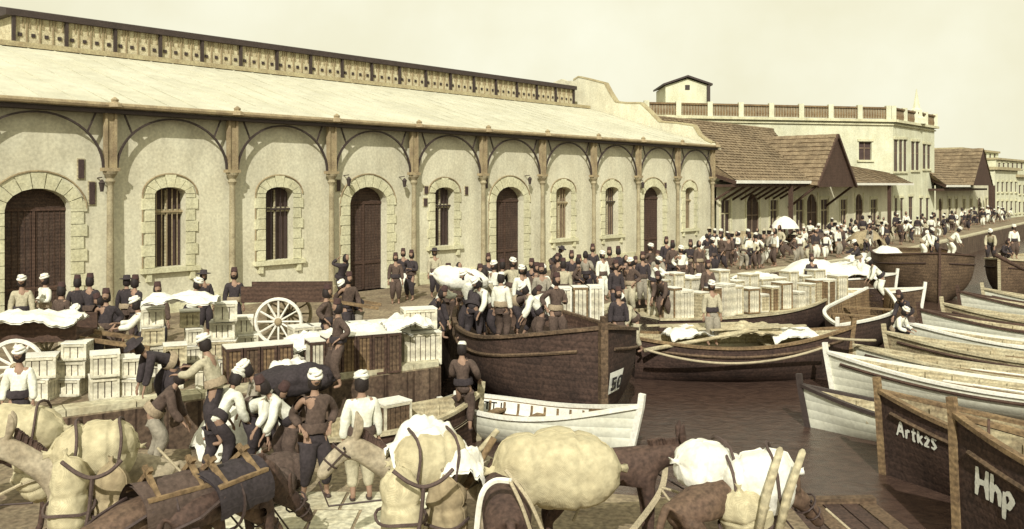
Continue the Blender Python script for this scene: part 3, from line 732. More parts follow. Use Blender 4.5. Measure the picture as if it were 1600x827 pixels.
def hull_text(t, H, txt, sd, u0, z0, size, m, name='lettering', slant=0.0, flip=False, off=.02):
    """letters laid on the planking itself"""
    cu = bpy.data.curves.new('txt', 'FONT'); cu.body = txt; cu.size = size; cu.shear = slant; cu.extrude = 0
    cu.resolution_u = 3; cu.offset = .035*size
    o = bpy.data.objects.new('tmp', cu); C.objects.link(o); bpy.context.view_layer.update()
    me = bpy.data.meshes.new_from_object(o.evaluated_get(bpy.context.evaluated_depsgraph_get()))
    bpy.data.objects.remove(o); 
    W_ = max(v.co.x for v in me.vertices)
    def hp(x, z):
        u = x/H.L+.5; tt = (z+H.dep)/(H.sheer(min(u, 1))+H.dep); tt = max(0, min(1, tt)); return H.P(u, tt, sd)
    for v in me.vertices:
        x, y = v.co.x, v.co.y
        dx = x if sd < 0 else -x      # reading direction as seen from outside
        X = (u0-.5)*H.L+dx; p = hp(X, z0+y); e = .02
        nn = (hp(X+e, z0+y)-p).cross(hp(X, z0+y+e)-p).normalized()
        if nn.y*sd < 0: nn = -nn
        v.co = p+nn*off
    me.materials.clear(); me.materials.append(m)
    return link(name, me, t)
def wpt(px, py): return G(px, py, WL)

# the dark lighter with its number plate
Hb = Hull(6.9, 3.8, 1.72, 2.3, 1.9, .5, .62, .12, .5, 3.4, 3.0)
big, _ = make_boat('cargo_lighter', 'big dark tarred lighter with a white 50 by its stem, at the quay corner', 'boat', (1.85, 18.9), (-.33, .944), Hb, hulld, tim, hullb, hullb, 0, (0, .97, .84), roll=0)
mb = MB(); p = Hb.P(1, 1, 1); mb.box((p.x+.05, 0, .7), (.16, .16, 3.5)); mb.build('stem_timber', hullb, big)
mb = MB()
R_ = [[Hb.P(.955+.0*q, 0, 1)] for q in range(1)]
plate = MB(); pts = []
def plate_pt(u, z, sd, off):
    tt = (z+Hb.dep)/(Hb.sheer(u)+Hb.dep); return Hb.P(u, tt, sd)+Vector((.25, sd, 0)).normalized()*off
plate.grid([[plate_pt(.915+.06*i/6, .84+.46*j/4, 1, .05) for j in range(5)] for i in range(7)]); plate.build('number_plate', letw, big)
hull_text(big, Hb, '50', 1, .973, .93, .38, letd, 'number', off=.085)
# open boats, right-hand side.  name, label, bow(world), bow->stern, hull
def rb(label, bow, dirn, L, B, fm, fb, fs, hm, im, rail, st=None, thw=4, grp='open boats moored off the quay', **kw):
    return make_boat('rowing_boat', label, 'boat', bow, dirn, Hull(L, B, fm, fb, fs, .44, .3, .22, .25, 2.2, 2.2), hm, im, rail, st, thw, group=grp, **kw)
NB = ['nearest', 'second nearest', 'third nearest', 'fourth nearest', 'fifth nearest', 'sixth nearest', 'seventh nearest', 'eighth nearest']
row = [(1306, 23.4, 7.6, 1.75, .62, .98, 'large white open boat with two dark strakes', hullw, cloth, tim), (1346, 25.6, 7.0, 1.35, .55, .85, 'slim pale open boat', hullw, timl, tim), (1396, 27.8, 7.2, 1.5, .6, .95, 'slim brown-railed pale boat', boati, timl, tim),
       (1428, 30.1, 7.0, 1.4, .6, .95, 'slim white boat with a pale rail', hullw, cloth, None), (1448, 32.5, 7.2, 1.6, .7, 1.1, 'white open boat with a dark rail', hullw, tim, None), (1484, 35.0, 6.8, 1.4, .65, 1.05, 'slim pale brown boat', boati, timl, tim),
       (1508, 38.0, 7.0, 1.6, .75, 1.2, 'white open boat with a high bow and dark rail', hullw, tim, None), (1546, 40.6, 6.6, 1.3, .7, 1.1, 'small pale boat', hullw, timl, tim)]
for i, (px, c_, L_, B_, fm_, fb_, lab, hm_, rl_, st_) in enumerate(row):
    u_ = (px-800)/F; Y_ = c_/(.6*u_+.8)
    t_, H_ = rb(f'{lab}, {NB[i]} in the right row', (u_*Y_, Y_), (.80, -.60), L_, B_, fm_, fb_, fm_+.1, hm_, timl, rl_, st_, 6)
    for k in range(3):
        x0 = -L_*.42+k*.7; y0 = (-.3, .05, .32)[k]*B_
        mb = MB(); z_ = fm_-.12+.03*k; mb.tube([(x0, y0, z_), (x0+3.1, y0*.6, z_+.08)], .03, 6); mb.beam((x0+3.1, y0*.6, z_+.08), (x0+3.75, y0*.5, z_+.1), .13, .025)
        o = mb.build('oar', [timl, cloth, timm][(k+i) % 3]); o.location = t_.location; o.rotation_euler = t_.rotation_euler
        tag(o, f'{["pale", "white", "brown"][(k+i) % 3]} oar lying in the {NB[i]} boat of the row at the right', 'oar', 'oars in the open boats')
rb('small white boat with a broad black rail, left of the lettered dark hulls', wpt(1268, 668)[:2], (.80, -.60), 4.8, 1.4, .55, .88, .62, hullw, timl, iron, None, 3)
b3, H3 = make_boat('caique', 'dark caique with white lettering on its bow, right of the small white boat', 'boat', wpt(1384, 742)[:2], (.62, -.78), Hull(6.4, 1.9, 1.15, 1.5, 1.2, .44, .35, .12, .3, 2.1, 2.4), hulld, boati, timm, hullb, 4)
hull_text(b3, H3, 'Artk2S', -1, .0, 0, .1, letw) if False else None
b4, H4 = make_boat('caique', 'large dark caique with white lettering, nearest boat in the bottom right corner', 'boat', (6.40, 12.75), (.50, -.86), Hull(6.6, 2.0, 1.6, 2.0, 1.6, .44, .35, .10, .4, 2.1, 2.6), hulld, boati, timm, hullb, 4)
def text_at(t, H, txt, sd, px, py, size, m, **kw):
    """find u,z on hull side sd seen at pixel, then lay text reading to the right"""
    bpy.context.view_layer.update(); Mw = t.matrix_world; best = None
    for i in range(300):
        u = i/300
        for j in range(20, 60):
            tt = j/60; p = Mw @ H.P(u, tt, sd)
            if p.y <= .5: continue
            e = (800+F*p.x/p.y-px)**2+(HOR-F*(p.z-HC)/p.y-py)**2
            if best is None or e < best[0]: best = (e, u, H.P(u, tt, sd).z)
    return hull_text(t, H, txt, sd, best[1], best[2], size, m, **kw)

GL = {'A': [[(0, 0), (.16, .5), (.30, 1.0), (.44, .5), (.60, 0)], [(.1, .38), (.52, .36)]], 'r': [[(.05, .6), (.08, .3), (.08, 0)], [(.08, .4), (.2, .58), (.36, .56)]], 't': [[(.18, .9), (.16, .4), (.2, .05), (.36, .04)], [(0, .62), (.38, .62)]],
      'k': [[(.06, .95), (.05, .5), (.06, 0)], [(.42, .6), (.1, .3), (.44, 0)]], '2': [[(.02, .5), (.16, .66), (.34, .52), (.22, .26), (.02, .02), (.4, .02)]], 'S': [[(.4, .62), (.22, .72), (.06, .56), (.22, .36), (.38, .2), (.22, 0), (.02, .08)]],
      'H': [[(.06, 1.0), (.1, .5), (.06, 0)], [(.55, 1.0), (.52, .5), (.58, 0)], [(.06, .5), (.55, .54)]], 'h': [[(.05, 1.0), (.06, .5), (.05, 0)], [(.06, .42), (.24, .6), (.4, .46), (.42, 0)]], 'p': [[(.05, .6), (.06, .1), (.04, -.35)], [(.05, .5), (.26, .62), (.42, .4), (.26, .12), (.07, .16)]]}
def brush_text(t, H, txt, sd, px, py, size, m, wd=.13):
    bpy.context.view_layer.update(); Mw = t.matrix_world; best = None
    for i in range(300):
        for j in range(20, 60):
            p = Mw @ H.P(i/300, j/60, sd)
            if p.y <= .5: continue
            e = (800+F*p.x/p.y-px)**2+(HOR-F*(p.z-HC)/p.y-py)**2
            if best is None or e < best[0]: best = (e, (i/300-.5)*H.L, H.P(i/300, j/60, sd).z)
    X0, Z0 = best[1], best[2]; mb = MB(); adv = 0
    def hp(x, z):
        u = x/H.L+.5; return H.P(u, max(0, min(1, (z+H.dep)/(H.sheer(min(u, 1))+H.dep))), sd)
    for ch in txt:
        for st in GL[ch]:
            n_ = 5*(len(st)-1); P = []
            for k in range(n_+1):
                f = k/5; i = min(int(f), len(st)-2); f -= i; P.append(V2((st[i][0]*(1-f)+st[i+1][0]*f, st[i][1]*(1-f)+st[i+1][1]*f)))
            L, R = [], []
            for k, p in enumerate(P):
                d_ = (P[min(k+1, n_)]-P[max(k-1, 0)]); d_.normalize(); w = wd*(.55+.55*sin(pi*(k+.7)/(n_+1.4)))/2*(1+.25*noise.noise(Vector((k*.6, adv*5, 0))))
                for lst, s_ in ((L, 1), (R, -1)):
                    q = p+V2((-d_.y, d_.x))*w*s_; x = X0+(-sd)*(adv+q.x+.12*q.y)*size; z = Z0+q.y*size
                    a = hp(x, z); nn = (hp(x+.02, z)-a).cross(hp(x, z+.02)-a).normalized()
                    if nn.y*sd < 0: nn = -nn
                    lst.append(a+nn*.018)
            mb.grid([L, R])
        adv += max(p[0] for st in GL[ch] for p in st)+.14
    return mb.build('lettering', m, t)
from mathutils import Vector as V2_
def V2(p): return V2_((p[0], p[1]))
brush_text(b3, H3, 'Artk2S', 1, 1402, 680, .26, letw, .19)
brush_text(b4, H4, 'Hhp', 1, 1526, 772, .40, letw, .20)
# low raft of timber at bottom right
rf = thing('timber_raft', 'low brown raft of weathered timbers in the dark water at the bottom right', 'raft', (4.95, 13.1, WL+.02), .05)
for i in range(7):
    mb = MB(); mb.box((-.9+i*.30, random.uniform(-.1, .1), 0), (.27, 3.6+random.uniform(-.2, .2), .22)); mb.build('plank', hulld if i % 3 else hullb, rf)
mb = MB(); mb.box((0, 1.5, .15), (2.1, .16, .09)); mb.build('crossbeam', hullb, rf); mb = MB(); mb.box((0, -.9, .15), (2.1, .16, .09)); mb.build('crossbeam', hullb, rf)
# mid-water boats
b2, H2 = make_boat('cargo_boat', 'broad dark open boat with pale planks and canvas heaped aboard, right of the numbered lighter', 'boat', (9.25, 24.9), (-1, -.01), Hull(5.9, 2.5, .98, 1.35, 1.15, .45, .4, .2, .35, 2.0, 2.8), hulld, timl, timm, hullb, 2, (.05, .9, .72))
make_boat('cargo_boat', 'dark cargo boat with a white upswept gunwale, behind the broad open boat', 'boat', (9.7, 26.6), (.50, .86), Hull(7.4, 2.1, 1.15, 1.15, 1.5, .45, .3, .15, .35, 2.0, 2.6), hulld, timm, cloth, None, 3)
make_boat('cargo_lighter', 'dark flat lighter carrying a long row of pale crates', 'boat', (12.2, 33.6), (-.86, -.50), Hull(9.4, 3.0, 1.0, 1.45, 1.1, .45, .7, .2, .4, 2.2, 3.2), hulld, timl, timl, None, 0, (.02, .93, .95))
make_boat('cargo_lighter', 'flat lighter heaped with white tarpaulins, behind the crate lighter', 'boat', (17.6, 41.5), (-1, .02), Hull(6.0, 2.6, 1.05, 1.2, 1.1, .45, .7, .2, .4, 2.2, 3.2), hullb, timl, cloth, None, 0, (.02, .93, .95))
rb('pale leaf-shaped open boat with pointed bow, beside the round-bowed dark barge', (16.4, 36.2), (-.98, .16), 4.9, 1.7, .95, 1.15, .95, hullb, timl, cloth, None, 3, deck=(.05, .93, .8))
make_boat('barge', 'round-bowed dark barge facing the open water, high in the water', 'boat', (19.2, 40.3), (.22, .97), Hull(7.6, 4.2, 1.9, 2.25, 2.0, .6, .8, .1, .5, 2.8, 3.2), hullb, timm, tim, hulld, 0, (.02, .95, .9))
make_boat('barge', 'dark barge with a pale deck at the right edge, beyond the round-bowed barge', 'boat', (22.6, 41.5), (.70, .70), Hull(8.5, 3.2, 1.6, 1.9, 1.6, .5, .7, .1, .5, 2.4, 3.0), hullb, timl, timl, hulld, 0, (.02, .95, .97))
# small boats beside the numbered lighter
bw_, Hw = make_boat('rowing_boat', 'white boat with a lettered white band, its high bow pointing at the open water', 'boat', (2.2, 17.45), (-.86, .50), Hull(4.2, 1.45, .62, 1.02, .7, .42, .4, .3, .25, 2.0, 2.2), hullw, timm, cloth, None, 3)
b1, H1 = make_boat('rowing_boat', 'dark open boat with pale gunwales holding a crate, left of the standing man', 'boat', (-.75, 18.6), (-.74, -.67), Hull(3.9, 1.45, .78, .95, .8, .42, .5, .1, .25, 2.0, 2.2), tim, timl, timl, None, 2, deck=(.05, .92, .62))
# lettering on the inside of the far side band
bpy.context.view_layer.update()
def inner_text(t, H, txt, sd, u0, frac, size, m):
    cu = bpy.data.curves.new('txt', 'FONT'); cu.body = txt; cu.size = size; cu.offset = .01*size
    o = bpy.data.objects.new('tmp', cu); C.objects.link(o); bpy.context.view_layer.update()
    me = bpy.data.meshes.new_from_object(o.evaluated_get(bpy.context.evaluated_depsgraph_get())); bpy.data.objects.remove(o)
    for v in me.vertices:
        x, y = v.co.x, v.co.y; u = u0+x/H.L; tt = frac+y/(H.sheer(u)+H.dep); p = H.P(u, tt, sd, .06); v.co = p+Vector((0, -sd*.03, .0))
    me.materials.clear(); me.materials.append(m); return link('lettering', me, t)
bnd = MB(); bnd.grid([[Hw.P(.06+.7*i/20, q, 1, .06)+Vector((0, -.015, 0)) for q in (.68, .8, .97)] for i in range(21)]); bnd.build('painted_band', letw, bw_)
inner_text(bw_, Hw, 'JFTT II', 1, .12, .74, .24, letd)
# ropes
def rope_obj(label, pts, r, m, sag=0.0, n=16):
    a, b = Vector(pts[0]), Vector(pts[-1]); P = []
    if len(pts) == 2:
        for i in range(n+1): q = a.lerp(b, i/n); q.z -= sag*4*(i/n)*(1-i/n); P.append(q)
    else: P = [Vector(p) for p in pts]
    mb = MB(); mb.tube(P, r, 6); return tag(mb.build('rope', m, None, True), label, 'rope')
rope_obj('pale mooring rope sagging across the dark side of the broad open boat', [At(1008, 23.4, Hgt(546, 23.4)), At(1296, 23.6, Hgt(540, 23.6))], .035, rope, .42)
rope_obj('thin pale rope stretched from the broad open boat towards the leaf-shaped boat', [At(1296, 24.0, Hgt(528, 24.0)), At(1368, 24.6, Hgt(532, 24.6))], .04, rope, .02)
# spars and oars
def spar(label, a, b, w, m, name='spar'):
    mb = MB(); mb.tube([a, a.lerp(b, .5), b], [w, w*.9, w*.6], 8); return tag(mb.build(name, m, None, True), label, name)
spar('pale spar slanting along the left end of the broad open boat', At(1006, 23.8, Hgt(548, 23.8)), At(1184, 24.4, Hgt(516, 24.4)), .06, timl)
spar('thin dark pole standing in the nearest caique at the bottom right', At(1544, 12.2, -.2), At(1545, 12.2, Hgt(655, 12.2)), .03, tim, 'pole')
spar('slanting dark spar leaning from the far right boats', At(1555, 36, Hgt(398, 36)), At(1600, 36, Hgt(422, 36)), .09, tim)
# ------------------------------------------------ people
DG = bpy.context.evaluated_depsgraph_get
def skin_mesh(verts, edges, radii, sub=1, smooth=True):
    me = bpy.data.meshes.new('sk'); me.from_pydata(verts, edges, []); me.update()
    o = bpy.data.objects.new('sk', me); C.objects.link(o)
    md = o.modifiers.new('s', 'SKIN'); md.use_smooth_shade = smooth; md.branch_smoothing = .6
    sv_ = me.skin_vertices[0].data
    for i, r in enumerate(radii): sv_[i].radius = (r, r) if not isinstance(r, tuple) else r; sv_[i].use_root = (i == 0)
    if sub: ss = o.modifiers.new('u', 'SUBSURF'); ss.levels = sub; ss.render_levels = sub
    bpy.context.view_layer.update()
    m2 = bpy.data.meshes.new_from_object(o.evaluated_get(DG())); bpy.data.objects.remove(o); bpy.data.meshes.remove(me)
    out = ([tuple(v.co) for v in m2.vertices], [tuple(p.vertices) for p in m2.polygons]); bpy.data.meshes.remove(m2)
    return out
class Sk:
    def __init__(s): s.v = []; s.e = []; s.r = []
    def chain(s, pts, radii, frm=None):
        last = frm
        for p, r in zip(pts, radii):
            s.v.append(tuple(p)); s.r.append(r); i = len(s.v)-1
            if last is not None: s.e.append((last, i))
            last = i
        return last
    def mb(s, sub=1): return MB().add(*skin_mesh(s.v, s.e, s.r, sub))
def ik(a, b, l1, l2, bend):
    d = b-a; L = min(d.length, (l1+l2)*.998); d.normalize(); x = (l1*l1-l2*l2+L*L)/(2*L); h = sqrt(max(l1*l1-x*x, 0))
    bend = bend-d*bend.dot(d); bend.normalize(); return a+d*x+bend*h, a+d*L
def head_mb(M):
    mb = MB(); n, m = 18, 14; vs = []
    for i in range(m+1):
        ph = pi*i/m
        for j in range(n):
            th = 2*pi*j/n; x = sin(ph)*sin(th); y = -sin(ph)*cos(th); z = cos(ph)
            p = Vector((x*.074, y*.095, z*.118))
            if z < -.2: p.x *= 1+.35*(z+.2); p.y *= 1+.22*(z+.2)
            fr = max(0, -y)
            if fr > .6 and abs(x) < .28: 
                if -.35 < z < .15: p.y -= .020*(1-abs(x)/.28)*(1 if z < -.05 else .5)
            if fr > .5 and .0 < z < .28 and .18 < abs(x) < .55: p.y += .010
            if fr > .7 and -.62 < z < -.5: p.y += .005
            vs.append(M @ p)
    mb.add(vs, [(i*n+j, i*n+(j+1) % n, (i+1)*n+(j+1) % n, (i+1)*n+j) for i in range(m) for j in range(n)])
    for sg in (-1, 1):
        mb.lathe([(.004, -.012), (.02, -.008), (.026, 0), (.02, .008), (.004, .012)], M @ Vector((sg*.077, .008, -.005)), 8, (M.to_3x3() @ Matrix.Rotation(pi/2, 3, 'Y')))
    return mb
POSE = {}
def fold(mb, amp=.011):
    out = []
    c = [sum(v[i] for v in mb.v)/len(mb.v) for i in range(3)]
    for v in mb.v:
        p = Vector(v); n_ = noise.noise(Vector((p.x*16, p.y*16, p.z*5)))*amp+noise.noise(Vector((p.x*7+3, p.y*7, p.z*22)))*amp*.7
        d = Vector((p.x-c[0], p.y-c[1], 0)); d = d.normalized() if d.length > .01 else Vector((0, 0, 0)); out.append(tuple(p+d*n_))
    mb.v = out; return mb
def pose(name, bend=0, turn=0, hipz=.90, feet=None, hands=None, headp=None, kneef=.0, lean=0):
    """figure faces -Y, about 1.68 m tall"""
    feet = feet or [(-.11, .0, .07), (.11, -.02, .07)]
    pel = Vector((0, 0, hipz)); b = radians(bend)
    Rb = Matrix.Rotation(b, 3, 'X') @ Matrix.Rotation(radians(lean), 3, 'Y')
    def up(x, y, z): return pel+Rb @ Vector((x, y, z))
    waist = up(0, 0, .13); chest = up(0, 0, .36); neck = up(0, .01, .53); hb = neck+Matrix.Rotation(b*.75, 3, 'X') @ Vector((0, -.01, .08))
    hc = hb+Matrix.Rotation(b*(.55 if headp is None else headp), 3, 'X') @ Vector((0, -.02, .10))
    shl = [up(-.17, 0, .45), up(.17, 0, .45)]; hip = [up(-.09, 0, -.02), up(.09, 0, -.02)]
    hands = hands or [up(-.24, -.06, -.10), up(.24, -.06, -.10)]
    hands = [Vector(h) if not isinstance(h, Vector) else h for h in hands]
    out = {}; legs = []; arms = []
    for i in (0, 1):
        f = Vector(feet[i]); kn, an = ik(hip[i], f, .43, .43, Vector((0, -1, 0))); legs.append((hip[i], kn, an))
        el, wr = ik(shl[i], hands[i], .29, .26, Vector(((-.5, .6)[i], .8, -.3))); arms.append((shl[i], el, wr))
    # body
    s = Sk(); r0 = s.chain([pel, waist, chest, neck, hb, hc-Vector((0, 0, .05))], [.115, .105, .12, .055, .048, .045])
    for i in (0, 1):
        s.chain([legs[i][0], legs[i][0].lerp(legs[i][1], .5), legs[i][1], legs[i][1].lerp(legs[i][2], .4), legs[i][2], legs[i][2]+Vector((0, -.03, -.03)), legs[i][2]+Vector((0, -.15, -.045))], [.085, .075, .055, .055, .035, .038, .028], 0)
        a = arms[i]; w = s.chain([a[0], a[0].lerp(a[1], .5), a[1], a[2]], [.055, .045, .038, .025], 2)
        d = (a[2]-a[1]).normalized(); sd = d.cross(Vector((0, 0, 1))); sd = Vector((1, 0, 0)) if sd.length < .1 else sd.normalized(); nn = sd.cross(d)
        pm = a[2]+d*.06; pw = s.chain([pm], [(.034, .018)], w)
        for q in range(4):
            o_ = sd*(.028-.019*q); L = (.075, .085, .08, .062)[q]
            s.chain([pm+d*.03+o_, pm+d*(.03+L*.5)+o_+nn*-.008, pm+d*(.03+L)*.98+o_-nn*.03], [.010, .009, .008], pw)
        s.chain([a[2]+d*.03+sd*.04, a[2]+d*.07+sd*.06-nn*.01], [.011, .009], w)
    body = s.mb(1)
    hM = Matrix.Translation(hc) @ Matrix.Rotation(b*(.55 if headp is None else headp), 4, 'X')
    hm_ = head_mb(hM); body.add(hm_.v, hm_.f)
    out['body'] = body.mesh('body', skinm, True)
    s = Sk(); s.chain([up(0, 0, -.10), waist, chest, up(0, 0, .50)], [(.185, .155), (.155, .13), (.172, .145), (.085, .085)])
    for i in (0, 1):
        a = arms[i]; s.chain([a[0], a[0].lerp(a[1], .5), a[1], a[1].lerp(a[2], .5), a[1].lerp(a[2], .86)], [.088, .08, .072, .066, .062], 2)
    out['jacket'] = fold(s.mb(2)).mesh('jacket', CL['dark'], True)
    s = Sk(); s.chain([up(0, 0, .06), pel+Vector((0, 0, -.03)), pel+Vector((0, 0, -.14))], [(.14, .125), (.175, .155), (.16, .15)])
    for i in (0, 1):
        l_ = legs[i]; s.chain([l_[0].lerp(l_[1], .35), l_[0].lerp(l_[1], .7), l_[1], l_[1].lerp(l_[2], .35), l_[1].lerp(l_[2], .75)], [.135, .128, .112, .085, .06], 1)
    out['trousers'] = fold(s.mb(2), .014).mesh('trousers', CL['dark'], True)
    mb = MB(); rows = []
    for q, r in ((.0, .17), (.03, .178), (.10, .168), (.13, .155)): c_ = up(0, 0, q); rows.append([c_+Rb @ Vector((r*1.12*cos(2*pi*k/16), r*.98*sin(2*pi*k/16), .006*sin(k*2.2))) for k in range(17)])
    mb.grid(rows); out['sash'] = mb.mesh('sash', sashm, True)
    # long robe
    mb = MB(); rows = []
    mf = (legs[0][2]+legs[1][2])/2
    ctr = [up(0, 0, .48), chest, waist, pel, pel.lerp(mf, .35), pel.lerp(mf, .7), pel.lerp(mf, .9)]; rd = [.085, .165, .15, .17, .2, .23, .25]
    for c_, r in zip(ctr, rd):
        rows.append([c_+Vector((r*cos(2*pi*k/16)*1.1*(1+.05*(k % 2)), r*.8*sin(2*pi*k/16)*(1+.05*(k % 2)), 0)) for k in range(17)])
    mb.grid(rows)
    s = Sk(); s.chain([chest], [.12])
    for i in (0, 1): a = arms[i]; s.chain([a[0], a[0].lerp(a[1], .5), a[1], a[1].lerp(a[2], .8)], [.075, .066, .062, .06], 0)
    q = s.mb(1); mb.add(q.v, q.f); out['robe'] = mb.mesh('robe', CL['tan'], True)
    mb = MB()
    for i in (0, 1): an = legs[i][2]; mb.add(*skin_mesh([tuple(an+Vector((0, .02, -.02))), tuple(an+Vector((0, -.05, -.045))), tuple(an+Vector((0, -.16, -.05)))], [(0, 1), (1, 2)], [.045, .042, .036], 1))
    out['shoes'] = mb.mesh('shoes', leath, True)
    out['hM'] = hM; POSE[name] = out
    out['top'] = hc.z+.12
V = Vector
pose('stand'); pose('stand2', lean=3, feet=[(-.14, .04, .07), (.12, -.08, .07)], hands=[V((-.3, -.05, 1.0)), V((.1, -.25, 1.12))])
pose('walk', bend=5, feet=[(-.09, -.28, .07), (.09, .27, .11)], hands=[V((-.25, .14, .88)), V((.25, -.2, .9))])
pose('hips', hands=[V((-.2, -.06, .98)), V((.2, -.06, .98))], feet=[(-.16, 0, .07), (.16, 0, .07)])
pose('reach', bend=18, hands=[V((-.2, -.55, 1.15)), V((.2, -.55, 1.1))], feet=[(-.12, -.15, .07), (.12, .15, .07)])
pose('bend', bend=68, hipz=.86, hands=[V((-.16, -.55, .42)), V((.16, -.55, .42))], feet=[(-.15, -.1, .07), (.15, .12, .07)])
pose('stoop', bend=42, hipz=.87, hands=[V((-.18, -.5, .72)), V((.18, -.48, .7))], feet=[(-.15, -.05, .07), (.15, .12, .07)])
pose('sit', bend=8, hipz=.48, feet=[(-.14, -.42, .07), (.14, -.4, .07)], hands=[V((-.16, -.36, .56)), V((.16, -.36, .56))])
pose('crouch', bend=30, hipz=.34, feet=[(-.15, -.2, .07), (.15, -.12, .07)], hands=[V((-.16, -.5, .4)), V((.16, -.48, .42))])
pose('carry', bend=24, hands=[V((-.22, -.12, 1.55)), V((.22, -.12, 1.55))], feet=[(-.12, -.2, .07), (.12, .2, .09)], headp=.2)
HATS = {}
m_ = MB(); m_.lathe([(.088, 0), (.084, .02), (.070, .115), (.0, .118)], (0, 0, 0), 14); HATS['fez'] = m_.mesh('fez', fezm, True)
m_ = MB()
for k in range(4): m_.tube([V(((.085-.010*k)*cos(2*pi*i/14), (.097-.010*k)*sin(2*pi*i/14), .0+.016*k+.03*sin(2*pi*i/14+k*1.9))) for i in range(14)], [.026+.006*sin(i*1.7+k) for i in range(14)], 6, True)
m_.lathe([(.07, .0), (.06, .08), (.01, .1)], (0, 0, 0), 10); HATS['turban'] = m_.mesh('turban', cloth, True)
m_ = MB(); m_.lathe([(.089, 0), (.086, .04), (.06, .075), (.01, .085)], (0, 0, 0), 12); HATS['cap'] = m_.mesh('cap', cloth, True)
m_ = MB(); m_.lathe([(.19, -.01), (.19, .0), (.095, .012), (.085, .09), (.01, .10)], (0, 0, 0), 16); HATS['hat'] = m_.mesh('brimmed_hat', CL['tan'], True)
m_ = MB(); m_.lathe([(.04, -.16), (.092, -.12), (.097, -.02), (.083, .05), (.05, .1), (.01, .122)], (0, .022, 0), 14); hair_me = m_.mesh('hair', hairm, True)
m_ = MB(); m_.add(*skin_mesh([(-.035, -.104, -.048), (0, -.112, -.04), (.035, -.104, -.048)], [(0, 1), (1, 2)], [.007, .010, .007], 1)); mous_me = m_.mesh('moustache', hairm, True)
HATM = {'fez': fezm, 'turban': cloth, 'cap': cloth, 'hat': CL['tan'], 'dhat': CL['dark'], 'none': None}
TX = {'white': 'white', 'dark': 'dark', 'brown': 'brown', 'tan': 'tan', 'grey': 'grey'}
HT = {'fez': 'a fez', 'turban': 'a white turban', 'cap': 'a white cap', 'hat': 'a pale brimmed hat', 'dhat': 'a dark brimmed hat', 'none': 'no hat'}
PT = {'stand': 'standing', 'stand2': 'standing', 'walk': 'walking', 'hips': 'arms-akimbo', 'reach': 'reaching forward', 'bend': 'bent-over', 'stoop': 'stooping', 'sit': 'seated', 'crouch': 'crouching', 'carry': 'arms-raised'}
def person(loc, ps, rz, top, bot, hat, label, group=None, sc=1.0, moust=True, shoes=False):
    P = POSE[ps]; t = thing('person', label, 'person', tuple(loc), rz, group); t.scale = (sc, sc, sc)
    inst('body', P['body'], t)
    if bot == 'robe': inst('robe', P['robe'], t, CL[top])
    else:
        inst('jacket', P['jacket'], t, CL[top]); inst('trousers', P['trousers'], t, CL[bot]); inst('sash', P['sash'], t, random.choice([sashm, CL['dark'], CL['brown'], CL['dark']]))
    if shoes: inst('shoes', P['shoes'], t)
    hM = P['hM']
    def hd(name, me, m, dz, dy=0):
        o = inst(name, me, t, m); o.matrix_local = hM @ Matrix.Translation((0, dy, dz))
    hd('hair', hair_me, hairm, .012, .004)
    if moust: hd('moustache', mous_me, hairm, .02)
    if hat != 'none': hd({'fez': 'fez', 'turban': 'turban', 'cap': 'cap', 'hat': 'brimmed_hat', 'dhat': 'brimmed_hat'}[hat], HATS['hat' if hat == 'dhat' else hat], HATM[hat], {'fez': .062, 'turban': .055, 'cap': .05, 'hat': .06, 'dhat': .06}[hat], .008)
    return t
ORD = ['leftmost', 'second from left', 'third from left', 'fourth from left', 'fifth from left', 'sixth from left', 'seventh from left', 'eighth from left', 'ninth from left', 'tenth from left', 'eleventh from left', 'twelfth from left', 'thirteenth from left', 'fourteenth from left', 'fifteenth from left', 'sixteenth from left', 'seventeenth from left', 'eighteenth from left', 'nineteenth from left', 'twentieth from left']
def cluster(where, group, L, z=0.0):
    """(px, head top y, pose, facing deg, top, bottom, hat [, Y])"""
    L = sorted(L, key=lambda q: q[0])
    for i, q in enumerate(L):
        px, hy, ps, rz, top, bot, hat = q[:7]; th = POSE[ps]['top']+(.08 if hat == 'fez' else .02)
        Y = q[7] if len(q) > 7 else F*(HC-z-th)/(hy-HOR)
        if z == 0 and px < 1115:      # never inside the building
            Ymax = FP(FS(px, -.9), -.9).y; Y = min(Y, Ymax)
        zz = z if len(q) < 9 else q[8]
        bt = f'{TX[top]} robe' if bot == 'robe' else (f'{TX[top]} clothes' if top == bot else f'{TX[top]} jacket and {TX[bot]} trousers')
        if top == 'white' and bot != 'robe' and top != bot: bt = f'white shirt and {TX[bot]} trousers'
        lab = f'{PT[ps]} person in {bt}, {ORD[i]} {where}'
        w = lab.replace('left aboard the numbered', 'left aboard the').split()
        if len(w) > 16: lab = lab.replace(' person in', ',').replace('working along', 'along').replace('by the numbered stem', 'near the numbered stem'); w = lab.split()
        person(At(px, Y, zz), ps, radians(rz), top, bot, hat, ' '.join(w[:16]), group, sc=random.uniform(.97, 1.04))
cluster('by the big left archway', 'people by the big left archway',
  [(34, 434, 'stand', 20, 'tan', 'brown', 'turban'), (69, 428, 'stand2', -30, 'white', 'white', 'turban'), (96, 440, 'stand', 160, 'brown', 'tan', 'fez'), (121, 427, 'stand', 200, 'dark', 'dark', 'fez'), (142, 429, 'stand2', 170, 'dark', 'dark', 'fez'),
   (166, 447, 'hips', 10, 'dark', 'brown', 'fez'), (198, 428, 'stand', 190, 'dark', 'brown', 'dhat'), (212, 430, 'stand2', 150, 'dark', 'dark', 'fez'), (152, 470, 'stoop', -40, 'white', 'dark', 'turban')])
